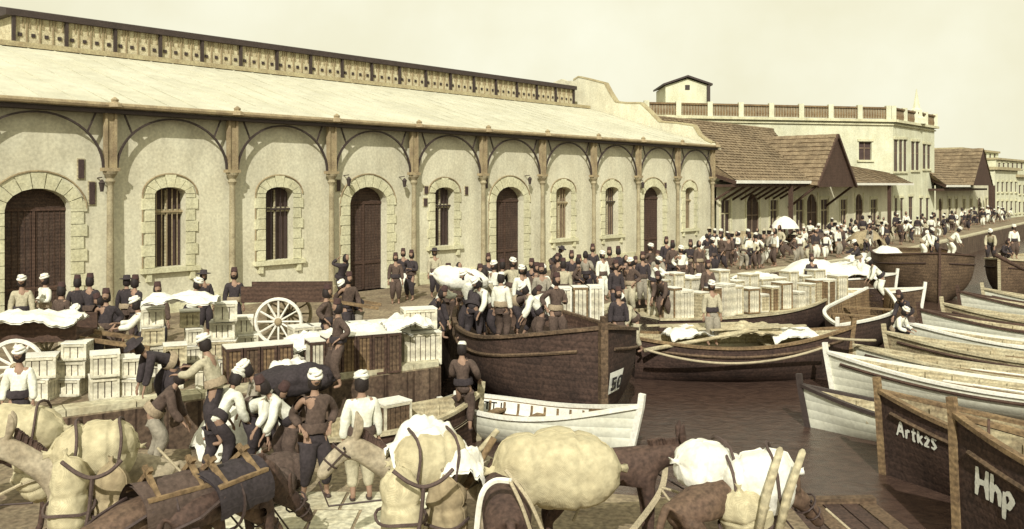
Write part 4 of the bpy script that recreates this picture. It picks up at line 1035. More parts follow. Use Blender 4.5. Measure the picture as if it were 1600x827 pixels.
cluster('around the crate stacks', 'people around the left crate stacks',
  [(187, 452, 'stoop', -60, 'dark', 'brown', 'fez'), (228, 462, 'reach', -70, 'white', 'white', 'turban'), (246, 436, 'stand', 30, 'brown', 'dark', 'fez'), (318, 422, 'stand', 40, 'dark', 'dark', 'dhat'), (297, 436, 'reach', 80, 'white', 'grey', 'turban'), (366, 419, 'stand', 10, 'dark', 'dark', 'fez'), (338, 520, 'reach', -100, 'tan', 'dark', 'turban')])
cluster('near the middle arched door', 'people near the middle arched door',
  [(531, 398, 'carry', 60, 'dark', 'dark', 'none'), (543, 424, 'walk', 40, 'brown', 'dark', 'fez'), (561, 437, 'stoop', -60, 'brown', 'grey', 'turban'), (618, 391, 'stand', 10, 'brown', 'brown', 'fez'), (630, 385, 'stand', 0, 'dark', 'white', 'fez'), (642, 388, 'stand2', -20, 'dark', 'dark', 'fez'),
   (510, 440, 'stand2', 90, 'brown', 'dark', 'fez'), (528, 462, 'hips', -60, 'brown', 'brown', 'fez')])
cluster('before the wall at centre', 'people before the wall at centre',
  [(679, 388, 'stand', 20, 'tan', 'dark', 'dhat'), (700, 412, 'stand', 150, 'brown', 'brown', 'fez'), (716, 408, 'stand2', 40, 'tan', 'brown', 'none'), (730, 420, 'stand', -20, 'brown', 'dark', 'turban'), (763, 393, 'stand', 10, 'dark', 'brown', 'fez'), (772, 408, 'hips', -40, 'white', 'brown', 'turban'), (785, 402, 'stand', 200, 'dark', 'dark', 'fez'),
   (800, 406, 'stand2', 30, 'tan', 'tan', 'turban'), (831, 401, 'stand', -30, 'dark', 'brown', 'fez'), (819, 412, 'hips', 160, 'brown', 'grey', 'none'), (846, 412, 'stand', 0, 'grey', 'dark', 'fez')])
cluster('right of the second arched door', 'people right of the second arched door',
  [(862, 384, 'stoop', 60, 'dark', 'dark', 'dhat'), (872, 392, 'stand', -40, 'brown', 'dark', 'fez'), (893, 388, 'stand', 10, 'dark', 'brown', 'fez'), (904, 396, 'hips', 80, 'brown', 'brown', 'fez'), (916, 390, 'stand2', 150, 'grey', 'dark', 'none'), (926, 380, 'stand', 0, 'dark', 'dark', 'fez'), (941, 391, 'stand', 30, 'white', 'white', 'turban'), (951, 386, 'stand2', -20, 'brown', 'dark', 'fez'),
   (966, 384, 'stand', 190, 'dark', 'dark', 'fez'), (978, 396, 'hips', 10, 'brown', 'brown', 'none')])
cluster('by the farthest arched door', 'people by the farthest arched door',
  [(990, 400, 'sit', 30, 'brown', 'dark', 'fez'), (1004, 392, 'stand', 0, 'dark', 'grey', 'fez'), (1016, 382, 'stand2', 60, 'brown', 'brown', 'turban'), (1028, 390, 'stand', -30, 'grey', 'dark', 'fez'), (1041, 371, 'stand', 10, 'dark', 'dark', 'fez'), (1051, 376, 'stand', 190, 'brown', 'dark', 'fez'), (1064, 384, 'hips', 20, 'white', 'brown', 'turban'), (1078, 374, 'stand2', -20, 'dark', 'brown', 'fez'), (1092, 377, 'stand', 30, 'brown', 'brown', 'none')])
cluster('working along the quay edge', 'porters working along the quay edge',
  [(684, 462, 'reach', 90, 'white', 'dark', 'turban', 23.5), (668, 480, 'stoop', 60, 'dark', 'brown', 'fez', 21.6), (757, 420, 'stand', 160, 'tan', 'brown', 'none', 23.2, .15), (750, 426, 'hips', 20, 'brown', 'dark', 'fez', 24.2, .15)])
cluster('aboard the numbered lighter', 'porters aboard the numbered lighter',
  [(783, 446, 'stand', 150, 'white', 'brown', 'cap', 21.9), (766, 474, 'stoop', -50, 'white', 'dark', 'turban', 22.3), (826, 462, 'bend', 100, 'white', 'dark', 'turban', 22.6), (847, 474, 'stoop', -90, 'white', 'brown', 'turban', 21.4), (868, 462, 'stand2', 30, 'brown', 'brown', 'fez', 21.2), (806, 468, 'bend', 60, 'brown', 'dark', 'fez', 23.1)], z=.15)
cluster('between the white crates', 'porters between the white crates',
  [(815, 438, 'stand', 10, 'white', 'dark', 'turban', 25.6), (838, 430, 'hips', 30, 'brown', 'brown', 'fez', 26.3), (858, 446, 'reach', -60, 'white', 'white', 'turban', 26), (880, 436, 'stand', 190, 'tan', 'dark', 'fez', 27), (962, 430, 'stand', 20, 'dark', 'dark', 'fez', 27.2), (985, 436, 'hips', -40, 'brown', 'tan', 'turban', 28), (1020, 420, 'reach', 60, 'white', 'brown', 'turban', 29.5)])
cluster('near the stem of the numbered lighter', 'men near the stem of the numbered lighter', [(966, 488, 'stand', 10, 'dark', 'brown', 'fez', 23.6, -.45), (992, 484, 'stoop', -60, 'tan', 'tan', 'turban', 24.0, -.45), (1112, 466, 'stand', 5, 'tan', 'grey', 'turban', 24.9, -.42)])
cluster('standing on the crate lighter', 'people on the lighters', [(1106, 404, 'stand', 20, 'brown', 'dark', 'fez', 29.9, -.3), (1040, 430, 'stoop', -40, 'brown', 'brown', 'fez', 28.9, -.35), (1268, 404, 'stand', 10, 'dark', 'dark', 'fez', 33.6, -.3), (1342, 408, 'reach', -80, 'dark', 'white', 'turban', 40.5, -.2), (1378, 470, 'stoop', -100, 'white', 'white', 'turban', 33.0, -.2)])
# foreground
person(At(724, 18.0, WL+.38), 'stand2', radians(170), 'brown', 'brown', 'cap', 'standing man in brown clothes and white cap, upright in the boat at centre', sc=1.03, shoes=True)
person(At(565, 12.7, LAND+.02), 'stand', radians(200), 'white', 'tan', 'turban', 'man in a white shirt and tan trousers seen from behind on the landing', sc=1.06, shoes=True)
person(At(492, 12.9, LAND+.02), 'hips', radians(25), 'brown', 'dark', 'turban', 'man in a dark coat and pale turban standing on the landing, hands at his waist', sc=1.05, shoes=True)
person(At(335, 13.8, LAND+.02), 'stoop', radians(150), 'white', 'dark', 'turban', 'stooping man in a white shirt seen from behind, left of the dark sack heap', sc=1.02)
person(At(392, 14.4, LAND+.02), 'bend', radians(60), 'white', 'dark', 'fez', 'man in a white shirt bent double over the dark sack heap', sc=1.05)
person(At(428, 14.9, LAND+.02), 'stoop', radians(-70), 'grey', 'dark', 'turban', 'man in a grey jacket stooping behind the dark sack heap', sc=1.03)
person(At(455, 13.9, LAND+.02), 'stoop', radians(-60), 'white', 'brown', 'fez', 'man in a white shirt stooping at the right end of the dark sack heap', sc=1.0)
person(At(270, 15.9, 0), 'bend', radians(-50), 'dark', 'dark', 'dhat', 'man in dark clothes bent over at the quay edge below the crate stack', sc=1.02)
person(At(238, 14.2, LAND+.02), 'stoop', radians(100), 'brown', 'grey', 'fez', 'man in a brown jacket stooping beside the brown mule', sc=1.02)
person(At(30, 15.2, LAND), 'stand', radians(10), 'white', 'dark', 'turban', 'man in a white shirt standing behind the horse at the left edge', sc=1.02)
# far crowd
rnd = random.Random(5)
SEG = [(1150, 'at the warehouse corner'), (1205, 'left of the white parasol'), (1262, 'before the big tiled hall'), (1340, 'under the big dark gable'), (1395, 'left of the tall stuccoed house'), (1460, 'before the tall stuccoed house'), (1550, 'before the smaller tiled hall'), (9999, 'at the far street end')]
cnt = {}
for i in range(94):
    px = 1104+i*5.05+rnd.uniform(-2.4, 2.4)
    wh_ = next(w for lim, w in SEG if px < lim); k = cnt.get(wh_, 0); cnt[wh_] = k+1
    fY = FP(FS(min(px, 1590), -2.3), -2.3).y
    Ys = min(fY, max(40, fY*rnd.uniform(.72, 1.0)))
    x = (px-800)/F*Ys
    if x > 21.8+(Ys-51.5)*.756-1.5 and Ys > 51: Ys = fY
    if Ys < 37+(x-8)*1.05+1.2: Ys = min(fY, 37+(x-8)*1.05+3)
    col = rnd.choice(['dark', 'grey', 'brown', 'white', 'white', 'tan', 'dark', 'white']); bot = rnd.choice([col, 'dark', 'brown', 'white', 'grey'])
    ps = rnd.choice(['stand', 'stand2', 'walk', 'hips', 'stoop', 'stand']); hat = rnd.choice(['fez', 'turban', 'cap', 'none', 'hat', 'none'])
    person(At(px, Ys, 0), ps, rnd.uniform(-3, 3), col, bot, hat, f'tiny {PT[ps].split()[0]} figure in a {TX[col]} top, {ORD[min(k,19)]} {wh_}', 'distant street crowd', sc=rnd.uniform(.86, 1.1), moust=False)
# figures on the barges at right
cluster('on the two dark barges', 'people on the dark barges', [(1440, 372, 'stoop', 60, 'white', 'white', 'turban', 42, .5), (1462, 366, 'bend', -60, 'white', 'dark', 'turban', 44, .5), (1484, 374, 'stoop', 80, 'white', 'white', 'turban', 43, .5), (1548, 376, 'stoop', -30, 'tan', 'dark', 'turban', 44.6, .25), (1566, 380, 'crouch', 20, 'dark', 'dark', 'fez', 44.8, .25), (1584, 372, 'stand', 0, 'white', 'brown', 'turban', 46, .25)])
cluster('in the boats beside the barges', 'people in boats beside the barges', [(1398, 500, 'crouch', 40, 'white', 'dark', 'turban', 27.2, -.75), (1420, 482, 'stoop', -60, 'dark', 'brown', 'fez', 28.4, -.9)])
# ------------------------------------------------ pack animals
def mule_mesh(headup=.25, neck_turn=0):
    """faces +X, withers about 1.32"""
    s = Sk(); nt = Matrix.Rotation(neck_turn, 3, 'Z')
    pel = V((-.62, 0, 1.14)); sp = [pel, V((-.25, 0, 1.10)), V((.15, 0, 1.08)), V((.5, 0, 1.12))]
    s.chain(sp, [(.25, .25), (.29, .27), (.29, .28), (.23, .25)])
    nb = V((.62, 0, 1.2)); n1 = nb+nt @ V((.17, 0, .12+headup*.5)); n2 = nb+nt @ V((.34, 0, .25+headup)); hd1 = n2+nt @ V((.16, 0, -.03)); hd2 = n2+nt @ V((.36, 0, -.24)); mz = n2+nt @ V((.44, 0, -.36))
    s.chain([nb, n1, n2, hd1, hd2, mz], [(.19, .20), (.14, .18), (.11, .145), (.10, .13), (.075, .09), (.07, .07)], 3)
    for sg in (-1, 1):
        s.chain([V((-.66, sg*.15, .95)), V((-.52, sg*.17, .76)), V((-.72, sg*.17, .50)), V((-.68, sg*.17, .27)), V((-.66, sg*.17, .10)), V((-.62, sg*.17, .035))], [.14, .095, .055, .038, .04, .055], 0)
        s.chain([V((.5, sg*.14, .88)), V((.52, sg*.15, .62)), V((.53, sg*.15, .46)), V((.53, sg*.15, .25)), V((.53, sg*.15, .10)), V((.57, sg*.15, .035))], [.11, .065, .05, .036, .038, .053], 3)
        s.chain([n2+nt @ V((.02, sg*.05, .08)), n2+nt @ V((-.01, sg*.075, .19)), n2+nt @ V((-.02, sg*.085, .30)), n2+nt @ V((.0, sg*.085, .37))], [.035, (.05, .035), (.042, .024), .010], 6)
    s.chain([V((-.86, 0, 1.12)), V((-.96, 0, .9)), V((-.97, 0, .62)), V((-.96, 0, .40))], [.05, .045, .05, .02], 0)
    return s, (nb, n1, n2, hd1, hd2, mz)
def mule(loc, rz, coat, label, group, headup=.25, turn=0, halter=leath, saddle=False):
    s, (nb, n1, n2, h1_, h2_, mz) = mule_mesh(headup, turn)
    t = thing('mule', label, 'mule', tuple(loc), rz, group)
    s.mb(2).build('body', coat, t, True)
    d = (mz-h1_).normalized(); mb = MB()
    for c_, r in ((h1_.lerp(h2_, .75), .085), (h1_.lerp(h2_, .1), .125)):
        x = d.cross(V((0, 0, 1))).normalized(); y = x.cross(d)
        mb.tube([c_+(x*cos(2*pi*k/12)+y*sin(2*pi*k/12)*1.1)*r for k in range(12)], .012, 5, True)
    for sg in (-1, 1):
        sd = V((0, sg, 0)); mb.tube([h1_+sd*.10, h2_+sd*.075], .01, 5)
    mb.tube([mz+V((0, 0, -.02)), mz+V((-.1, .05, -.3)), nb+V((.1, .2, -.3))], .012, 5)
    mb.build('halter', halter, t)
    if saddle:
        mb = MB(); R_ = []
        for i in range(9):
            x = -.38+.8*i/8; R_.append([V((x, .33*sin(q)*1.02, 1.06+.325*cos(q)+.012*sin(i*2+q*5))) for q in [radians(-105+210*j/16) for j in range(17)]])
        mb.grid(R_); mb.grid([[p*1.0+V((0, 0, .03)) for p in r] for r in R_]); mb.build('saddle_pad', saddle, t)
        mb = MB()
        for x in (-.22, .26):
            for sg in (-1, 1): mb.beam((x, sg*.26, 1.28), (x, -sg*.07, 1.56), .05, .05)
        for sg in (-1, 1): mb.beam((-.34, sg*.25, 1.30), (.38, sg*.25, 1.30), .06, .04)
        mb.build('saddle_frame', timm, t)
        mb = MB(); mb.tube([V((-.05, .345*sin(q), 1.05+.34*cos(q))) for q in [2*pi*j/20 for j in range(20)]], .018, 5, True)
        mb.tube([V((-.30, .30, 1.2)), V((-.62, .29, 1.08)), V((-.88, .16, 1.0)), V((-.91, 0, .97)), V((-.88, -.16, 1.0)), V((-.62, -.29, 1.08)), V((-.30, -.30, 1.2))], .02, 5); mb.build('harness_strap', leath, t)
    mb = MB()
    for i in range(22):
        a = n2.lerp(nb, i/21)+(V((0, 0, .13)) if i < 11 else V((0, 0, .15)))+V((-.05, 0, 0)); mb.beam(a-V((0, 0, .05)), a+V((-.02, random.uniform(-.015, .015), .045)), .06, .03)
    mb.build('mane', furd, t)
    mb = MB()
    for sg in (-1, 1):
        mb = MB(); mb.lathe([(.004, -.02), (.018, 0), (.004, .02)], h1_+V((.02, sg*.098, .03)), 6); mb.build('eye', hairm, t)
    return t
def sack_mesh(l, w, h, seed=0, rough=.05, tie=False, ny=36, nx=30, name_seam=True):
    """bulging sack lying along X"""
    vs = []; rows = []
    for i in range(nx+1):
        u = -1+2*i/nx; k = max(0, 1-abs(u)**3.2)**.5; row = []
        k = max(k, .16)
        for j in range(ny):
            a = 2*pi*j/ny; c_, s_ = cos(a), sin(a); q = 2.6
            r = (abs(c_)**q+abs(s_)**q)**(-1/q)
            p = V((u*l/2, c_*r*w/2*k, s_*r*h/2*k)); n_ = noise.noise(p*2.2+V((seed*7.1, seed, 0)))*rough*1.5+noise.noise(p*7+V((seed, 3, 0)))*rough*.5-abs(noise.noise(V((p.x*3, p.y*9, p.z*9+seed))))*rough*(.5+1.1*abs(u)**2)-rough*.9*max(0, 1-abs(abs(u)-.35)*18)*(1 if rough < .08 else 0)
            p += V((p.x*.3, p.y, p.z)).normalized()*n_*1.0 if p.length > .01 else V((0, 0, 0)); row.append(p)
        row.append(row[0]); rows.append(row)
    mb = MB(); mb.grid(rows); n_ = len(rows[0])-1
    for r_, sg in ((rows[0], -1), (rows[-1], 1)):
        c0_ = sum(r_[:n_], V((0, 0, 0)))/n_
        mb.grid([r_, [c0_+(p-c0_)*.5+V((sg*.035, 0, 0)) for p in r_], [c0_+(p-c0_)*.8+V((sg*.09, 0, 0)) for p in r_], [c0_+V((sg*.06, 0, 0)) for p in r_]])
    if name_seam: mb.tube([r_[ny//4]*1.006 for r_ in rows], .009, 4)
    return mb
def sack(loc, dims, rot, m, label, group, seed=0, bind=None, name='sack', bm=None):
    t = thing(name, label, 'sack', tuple(loc), 0, group); t.rotation_euler = rot
    sack_mesh(*dims, seed=seed).build('sackcloth', m, t, True)
    l, w, h = dims; mb = MB()
    for x in (bind or []):
        k = max(.2, 1-abs(2*x/l)**3.2)**.5
        pts = []
        for j in range(20):
            a = 2*pi*j/20; c_, s_ = cos(a), sin(a); r = (abs(c_)**2.6+abs(s_)**2.6)**(-1/2.6); pts.append(V((x+.02*sin(3*a), c_*r*(w/2+.035)*k, s_*r*(h/2+.035)*k)))
        mb.tube(pts, .018, 5, True)
    if bind: mb.build('rope', bm or roped, t)
    return t
def yrope(pts, label, r=.022, m=None):
    mb = MB()
    for P in pts:
        P = [V(p) for p in P]
        if len(P) > 2:
            Q = []
            for i in range(len(P)-1):
                p0, p1, p2, p3 = P[max(i-1, 0)], P[i], P[i+1], P[min(i+2, len(P)-1)]
                for k in range(6):
                    t = k/6; Q.append(.5*((2*p1)+(p2-p0)*t+(2*p0-5*p1+4*p2-p3)*t*t+(3*p1-p0-3*p2+p3)*t**3))
            P = Q+[P[-1]]
        mb.tube(P, r, 6)
    return tag(mb.build('lashing_rope', m or roped), label, 'rope')
PK = 'laden pack mules along the landing'
def ploc(px, Y, z=LAND): return At(px, Y, z)
def pz(py, Y): return Hgt(py, Y)
# left-hand pack animal, facing down and left
GS = 'sacks on the pack mules'
def loads(who, Yc, px0, dy=0, wh=''):
    sack(At(px0+48, Yc, pz(704+dy, Yc)), (.90, .66, .66), (0, 0, radians(20)), burl, f'round burlap sack riding on top of the {who}', GS, px0, [-.2, .25])
    sack(At(px0+4, Yc-.45, pz(792+dy, Yc-.45)), (1.05, .56, .44), (0, radians(86), radians(30)), burl, f'long burlap sack hanging on the left side of the {who}', GS, px0+2, [0])
    sack(At(px0+74, Yc-.25, pz(800+dy, Yc-.25)), (1.0, .38, .44), (0, radians(86), radians(-20)), burld, f'long burlap sack hanging on the right side of the {who}', GS, px0+3, [0])
    y = Yc-.80; b = px0
    yrope([[At(b-8, y, pz(722+dy, y)), At(b+16, y-.03, pz(738+dy, y)), At(b+40, y, pz(747+dy, y)), At(b+66, y, pz(738+dy, y)), At(b+86, y+.1, pz(724+dy, y))]], f'dark rope looped across the sacks of the {who}')
    yrope([[At(b+40, y, pz(748+dy, y)), At(b+35, y+.02, pz(800+dy, y)), At(b+24, y, pz(850+dy, y))]], f'dark rope hanging between the two long sacks of the {who}')
Y1 = 10.2
mule(ploc(160, Y1+.45), radians(205), furp, 'pale loaded mule with its head lowered to the left, near the left edge', PK, .08, -.1)
loads('left pale mule', Y1, 104)
sack(At(26, 11.6, pz(672, 11.6)), (1.2, .66, .68), (0, 0, radians(10)), burl, 'burlap sack at the left edge behind the pale mule head', GS, 4, [-.3, .3])
mule(ploc(-10, 11.7), radians(185), furd, 'dark mule cut off by the left edge, under a burlap sack', PK, -.1)
yrope([[At(-10, 10, pz(778, 10)), At(34, 10, pz(756, 10))]], 'pale lead rope running off the bottom left edge', .018, rope)
sack(At(52, 10.9, pz(740, 10.9)), (.72, .45, .42), (0, radians(70), radians(40)), burl, 'small burlap sack beside the lowered head at the left edge', GS, 14, [0], bm=rope)
mule(ploc(262, 9.5), radians(48), furb, 'unladen dark brown mule standing beside the left sacks', PK, -.72, saddle=CL['brown'])
mule(ploc(352, 9.9), radians(62), furd, 'dark mule half hidden behind the brown one, before the sack heap', PK, -.75, saddle=CL['dark'])
yrope([[At(246, 9.8, pz(700, 9.8)), At(300, 9.7, pz(755, 9.7)), At(338, 9.7, pz(790, 9.7))]], 'thin pale strap slanting over the dark brown mule', .014, rope)
# centre pack animal
Y2 = 10.3
mule(ploc(682, Y2+.45), radians(205), furp, 'pale loaded mule in the centre foreground under white cloth and two long sacks', PK, .05, -.1)
loads('centre pale mule', Y2, 622, 14)
def drape(center, sx, sy, fall, m, label, seed=0, rz=0, name='canvas_cover', cat='cover', peak=0.0, group=None):
    n = 22; rows = []; c_ = V(center); R = Matrix.Rotation(rz, 3, 'Z')
    for i in range(n+1):
        row = []
        for j in range(n+1):
            u = -1+2*i/n; v = -1+2*j/n; r = max(abs(u), abs(v)); rr = sqrt(u*u+v*v)
            z = -fall*max(0, (rr-.45))**1.6*.9+peak*max(0, 1-rr)**1.0
            k = 1-.12*max(0, rr-.6)
            p = V((u*sx/2*k, v*sy/2*k, z)); a = atan2(v, u)
            z2 = noise.noise(V((u*2.2+seed, v*2.2, seed)))*.14+noise.noise(V((u*6, v*6+seed, 1)))*.06+noise.noise(V((u*13, v*13+seed, 3)))*.012+.02*sin(a*7+seed)*max(0, rr-.4)
            p.z += z2; row.append(c_+R @ p)
        rows.append(row)
    mb = MB(); mb.grid(rows); mb.grid([[p-V((0, 0, .03)) for p in r] for r in rows])
    return tag(mb.build(name, m, None, True), label, cat, group)
drape(At(664, Y2+.15, pz(682, Y2)), .95, .75, .5, cloth, 'white cloth thrown over the load of the centre pale mule', 2, .4, peak=.16)
drape(At(716, Y2+.0, pz(703, Y2)), .62, .5, .45, cloth, 'smaller white cloth hanging right of the load of the centre pale mule', 5, .2)
# dark round-backed mule seen from behind
mule(ploc(788, 9.9), radians(95), furd, 'dark mule seen from behind with pale harness straps, bottom centre', PK, -.62)
yrope([[At(744, 9.2, pz(838, 9.2)), At(752, 9.2, pz(775, 9.2)), At(772, 9.25, pz(752, 9.25)), At(800, 9.2, pz(752, 9.2))]], 'broad pale breech strap over the dark mule seen from behind', .032, cloth)
yrope([[At(796, 9.2, pz(750, 9.2)), At(815, 9.1, pz(790, 9.1)), At(832, 9.1, pz(840, 9.1))]], 'left twisted harness rope beside the dark mule seen from behind', .02, rope)
yrope([[At(790, 9.3, pz(735, 9.3)), At(825, 9.1, pz(780, 9.1)), At(850, 9.1, pz(835, 9.1))]], 'right twisted harness rope beside the dark mule seen from behind', .02, rope)
sp_ = MB(); sp_.tube([At(705, 10.4, pz(800, 10.4)), At(772, 10.6, pz(684, 10.6))], .04, 7); tag(sp_.build('cart_shaft', timm, None, True), 'brown wooden shaft leaning up beside the centre pale mule', 'shaft')
sp_ = MB(); sp_.tube([At(742, 10.6, pz(712, 10.6)), At(778, 10.7, pz(672, 10.7))], .035, 7); tag(sp_.build('saddle_horn', timl, None, True), 'short pale saddle horn above the dark mule seen from behind', 'saddle horn')
# mule with the great pale bale
mule(ploc(945, 10.9), radians(6), furd, 'dark mule with pricked ears carrying the great pale bale', PK, -.22)
sack(At(868, 10.2, pz(734, 10.2)), (1.46, .85, .86), (0, 0, radians(4)), burl, 'great smooth pale bale slung on the dark mule at centre right', 'sacks on the pack mules', 8)
drape(At(828, 10.4, pz(690, 10.4)), .8, .6, .4, cloth, 'white cloth lying over the left end of the great pale bale', 8, .1)
yrope([[At(980, 10.2, pz(840, 10.2)), At(1032, 10.8, pz(768, 10.8)), At(1040, 11, pz(712, 11))]], 'thick pale rope slanting down from the ears of the bale-carrying mule', .04, rope)
yrope([[At(1034, 10.6, pz(766, 10.6)), At(1062, 10.5, pz(800, 10.5)), At(1100, 10.4, pz(825, 10.4))]], 'thin pale rope running right beneath the white sacks', .016, rope)
yrope([[At(1034, 10.6, pz(762, 10.6)), At(1076, 10.5, pz(780, 10.5)), At(1084, 10.4, pz(830, 10.4))]], 'thin pale rope dropping steeply below the white sacks', .016, rope)
yrope([[At(940, 10.8, pz(735, 10.8)), At(915, 10.7, pz(775, 10.7)), At(895, 10.6, pz(815, 10.6))]], 'thin pale rope over the right end of the great pale bale', .016, rope)
# mule with white sacks at right
mule(ploc(1140, 9.9), radians(28), furb, 'brown mule at right almost hidden under white sacks, head down', PK, -.6)
sack(At(1106, 10.1, pz(730, 10.1)), (.78, .66, .60), (0, radians(12), radians(12)), cloth, 'white sack on the near end of the right-hand mule', 'sacks on the pack mules', 9, [.1])
sack(At(1184, 9.9, pz(750, 9.9)), (.84, .70, .70), (0, radians(-14), radians(-12)), cloth, 'biggest white sack lashed on the right-hand mule', 'sacks on the pack mules', 10, [-.25, .2])
sack(At(1168, 9.7, pz(815, 9.7)), (.75, .5, .5), (0, radians(70), radians(40)), burl, 'burlap sack hanging beneath the white sacks at right', 'sacks on the pack mules', 11, [0])
for a, b, lab in (((1184, 838), (1219, 703), 'left of two pale saddle horns rising right of the white sacks'), ((1214, 842), (1254, 706), 'right of two pale saddle horns rising right of the white sacks')):
    p = At(a[0], 9.3, pz(a[1], 9.3)); q = At(b[0], 9.3, pz(b[1], 9.3)); m_ = MB(); m_.tube([p, p.lerp(q, .5)+V((-.02, 0, 0)), q, q+(q-p)*.03], [.045, .05, .038, .015], 8); tag(m_.build('saddle_horn', timl, None, True), lab, 'saddle horn')
yrope([[At(1198, 10.5, pz(748, 10.5)), At(1236, 10.5, pz(752, 10.5))]], 'thin pale rope tied between the two saddle horns', .015, rope)
yrope([[At(1290, 10.5, pz(795, 10.5)), At(1330, 10.3, pz(830, 10.3))]], 'thin pale rope over the water right of the saddle horns', .015, rope)
mb = sack_mesh(1.2, .9, .35, 21, .09); o = mb.build('net_heap', burld, None, True); o.location = At(1440, 11.6, -.95); o.rotation_euler = (0, radians(-25), .4); tag(o, 'heap of brown netting on the water side at the bottom right', 'net')
# ------------------------------------------------ carts
def wheel(parent, c, r, axis, m=ironl, nsp=12, rimm=None):
    t = link('wheel', MB().lathe([(.07, -.09), (.09, -.07), (.10, 0), (.09, .07), (.07, .09)], (0, 0, 0), 10).mesh('hub', m, True), parent)
    t.location = c; t.rotation_euler = axis
    mb = MB()
    for dz in (0,):
        pts = [V((r*cos(2*pi*k/36), r*sin(2*pi*k/36), 0)) for k in range(36)]; mb.tube(pts, .045, 6, True)
    mb.build('rim', rimm or timl, t)
    mb = MB()
    for k in range(nsp): a = 2*pi*k/nsp; mb.tube([V((.08*cos(a), .08*sin(a), 0)), V((r*cos(a), r*sin(a), 0))], [.03, .022], 5)
    mb.build('spokes', rimm or timl, t)
    return t
def cart(loc, rz, L, Wd, hb, r, label, bedm, rail=False):
    t = thing('cart', label, 'cart', tuple(loc), rz)
    mb = MB(); mb.box((0, 0, hb), (L, Wd, .10)); mb.build('bed', bedm, t)
    for sg in (-1, 1):
        mb = MB(); mb.box((0, sg*(Wd/2-.03), hb+.2), (L, .05, .30)); mb.build('side_board', bedm, t)
        mb = MB(); mb.beam((L/2, sg*(Wd/2-.2), hb-.02), (L/2+1.3, sg*(Wd/2-.25), hb-.25), .08, .08); mb.build('shaft', timm, t)
        wheel(t, (-.1, sg*(Wd/2+.10), r+.045), axis=(pi/2, 0, 0), rimm=cloth if sg < 0 else timl, r=r)
    mb = MB(); mb.beam((-.1, -Wd/2-.05, r+.04), (-.1, Wd/2+.05, r+.04), .09, .09); mb.build('axle', tim, t)
    return t
cart(G(450, 533), radians(3), 2.1, 1.2, 1.12, .56, 'dark cart with a pale spoked wheel standing before the wall', tim)
cart(G(58, 606), radians(6), 1.9, 1.2, 1.05, .50, 'dark cart with a spoked wheel under a white cover at the left edge', tim)
drape(At(52, 17.3, Hgt(489, 17.3)), 1.9, 1.2, .25, cloth, 'white cover over the cart at the left edge', 3, .1)
# ------------------------------------------------ crates, cases, bales
CR = {}
def crate_meshes(w, d, h, kind):
    key = (round(w, 2), round(d, 2), round(h, 2), kind)
    if key in CR: return CR[key]
    b = MB(); b.box((0, 0, h/2), (w-.07, d-.07, h-.03))
    sl = MB(); ns = max(3, int(round(w/.13))); nd = max(3, int(round(d/.13)))
    for i in range(ns):
        for y in (-1, 1): sl.box((-w/2+.02+(w-.04)*(i+.5)/ns, y*(d/2-.026), h/2), ((w-.04)/ns-.018, .018, h-.03))
    for i in range(nd):
        for x in (-1, 1): sl.box((x*(w/2-.026), -d/2+.02+(d-.04)*(i+.5)/nd, h/2), (.018, (d-.04)/nd-.018, h-.03))
    f = MB(); e = .045
    for x in (-1, 1):
        for y in (-1, 1): f.box((x*(w/2-e/2), y*(d/2-e/2), h/2), (e, e, h-.01))
    for z in (e/2, h-e/2-.02):
        for y in (-1, 1): f.box((0, y*(d/2-.008), z+.005), (w-2*e-.004, .03, e))
        for x in (-1, 1): f.box((x*(w/2-.008), 0, z+.005), (.03, d-2*e-.004, e))
    l_ = MB(); n = 4
    for i in range(n): l_.box((0, -d/2+d*(i+.5)/n, h+.006), (w+.02, d/n-.015, .025))
    CR[key] = (b.mesh('crate_body', tim), f.mesh('frame', timl), l_.mesh('lid', casew), sl.mesh('slats', casew)); return CR[key]
def crate(loc, w, d, h, rz, m, label, group, lidm=None, fm=None, name='crate', cat='crate'):
    B_, F_, L_, S_ = crate_meshes(w, d, h, 0); t = thing(name, label, cat, tuple(loc), rz, group)
    inst('crate_body', B_, t); inst('slats', S_, t, m); inst('frame', F_, t, fm or m); inst('lid', L_, t, lidm or m); return t
GC = 'pale crates stacked on the quay'
def stacks(base, where, group, cols, z0, m=casew, lidm=None, fm=None):
    """cols: (px, py at foot, number high, w, d, h)"""
    cols = sorted(cols, key=lambda c: c[0])
    for i, (px, py, n, w, d, h) in enumerate(cols):
        p = G(px, py, z0); z = z0+.0
        for k in range(n):
            lev = '' if n == 1 else (' on top' if k == n-1 else [' at the foot of its stack', ' second from the bottom', ' third from the bottom', ''][k])
            col = ORD[i] if i < len(ORD) else 'far right'
            mm = m[(i+k) % len(m)] if isinstance(m, list) else m
            crate((p.x+random.uniform(-.07, .07), p.y+random.uniform(-.06, .06), z), w*random.choice([1, .9, 1.1]), d, h, random.uniform(-.3, .3)+.2, mm, f'{base}, {col} {where}{lev}'.replace('  ', ' '), group, lidm, fm)
            z += h+.022
stacks('pale crate', 'by the left cart', 'near left pale crates', [(72, 622, 2, .5, .5, .40), (116, 616, 3, .5, .45, .32), (163, 622, 2, .5, .5, .42), (206, 618, 2, .40, .5, .36)], 0, casew, cloth)
stacks('pale crate', 'in the tall stacks', 'tall pale crate stacks', [(240, 596, 4, .42, .42, .36), (270, 606, 2, .42, .42, .42), (298, 590, 4, .38, .42, .33), (350, 588, 4, .5, .42, .37), (386, 574, 3, .38, .42, .36), (320, 614, 1, .40, .4, .5)], 0, [casew, casew, timl], cloth)
drape(At(284, 18.1, Hgt(462, 18.1)), 1.55, .9, .16, cloth, 'flat white cover on top of the tall crate stacks', 6, .15)
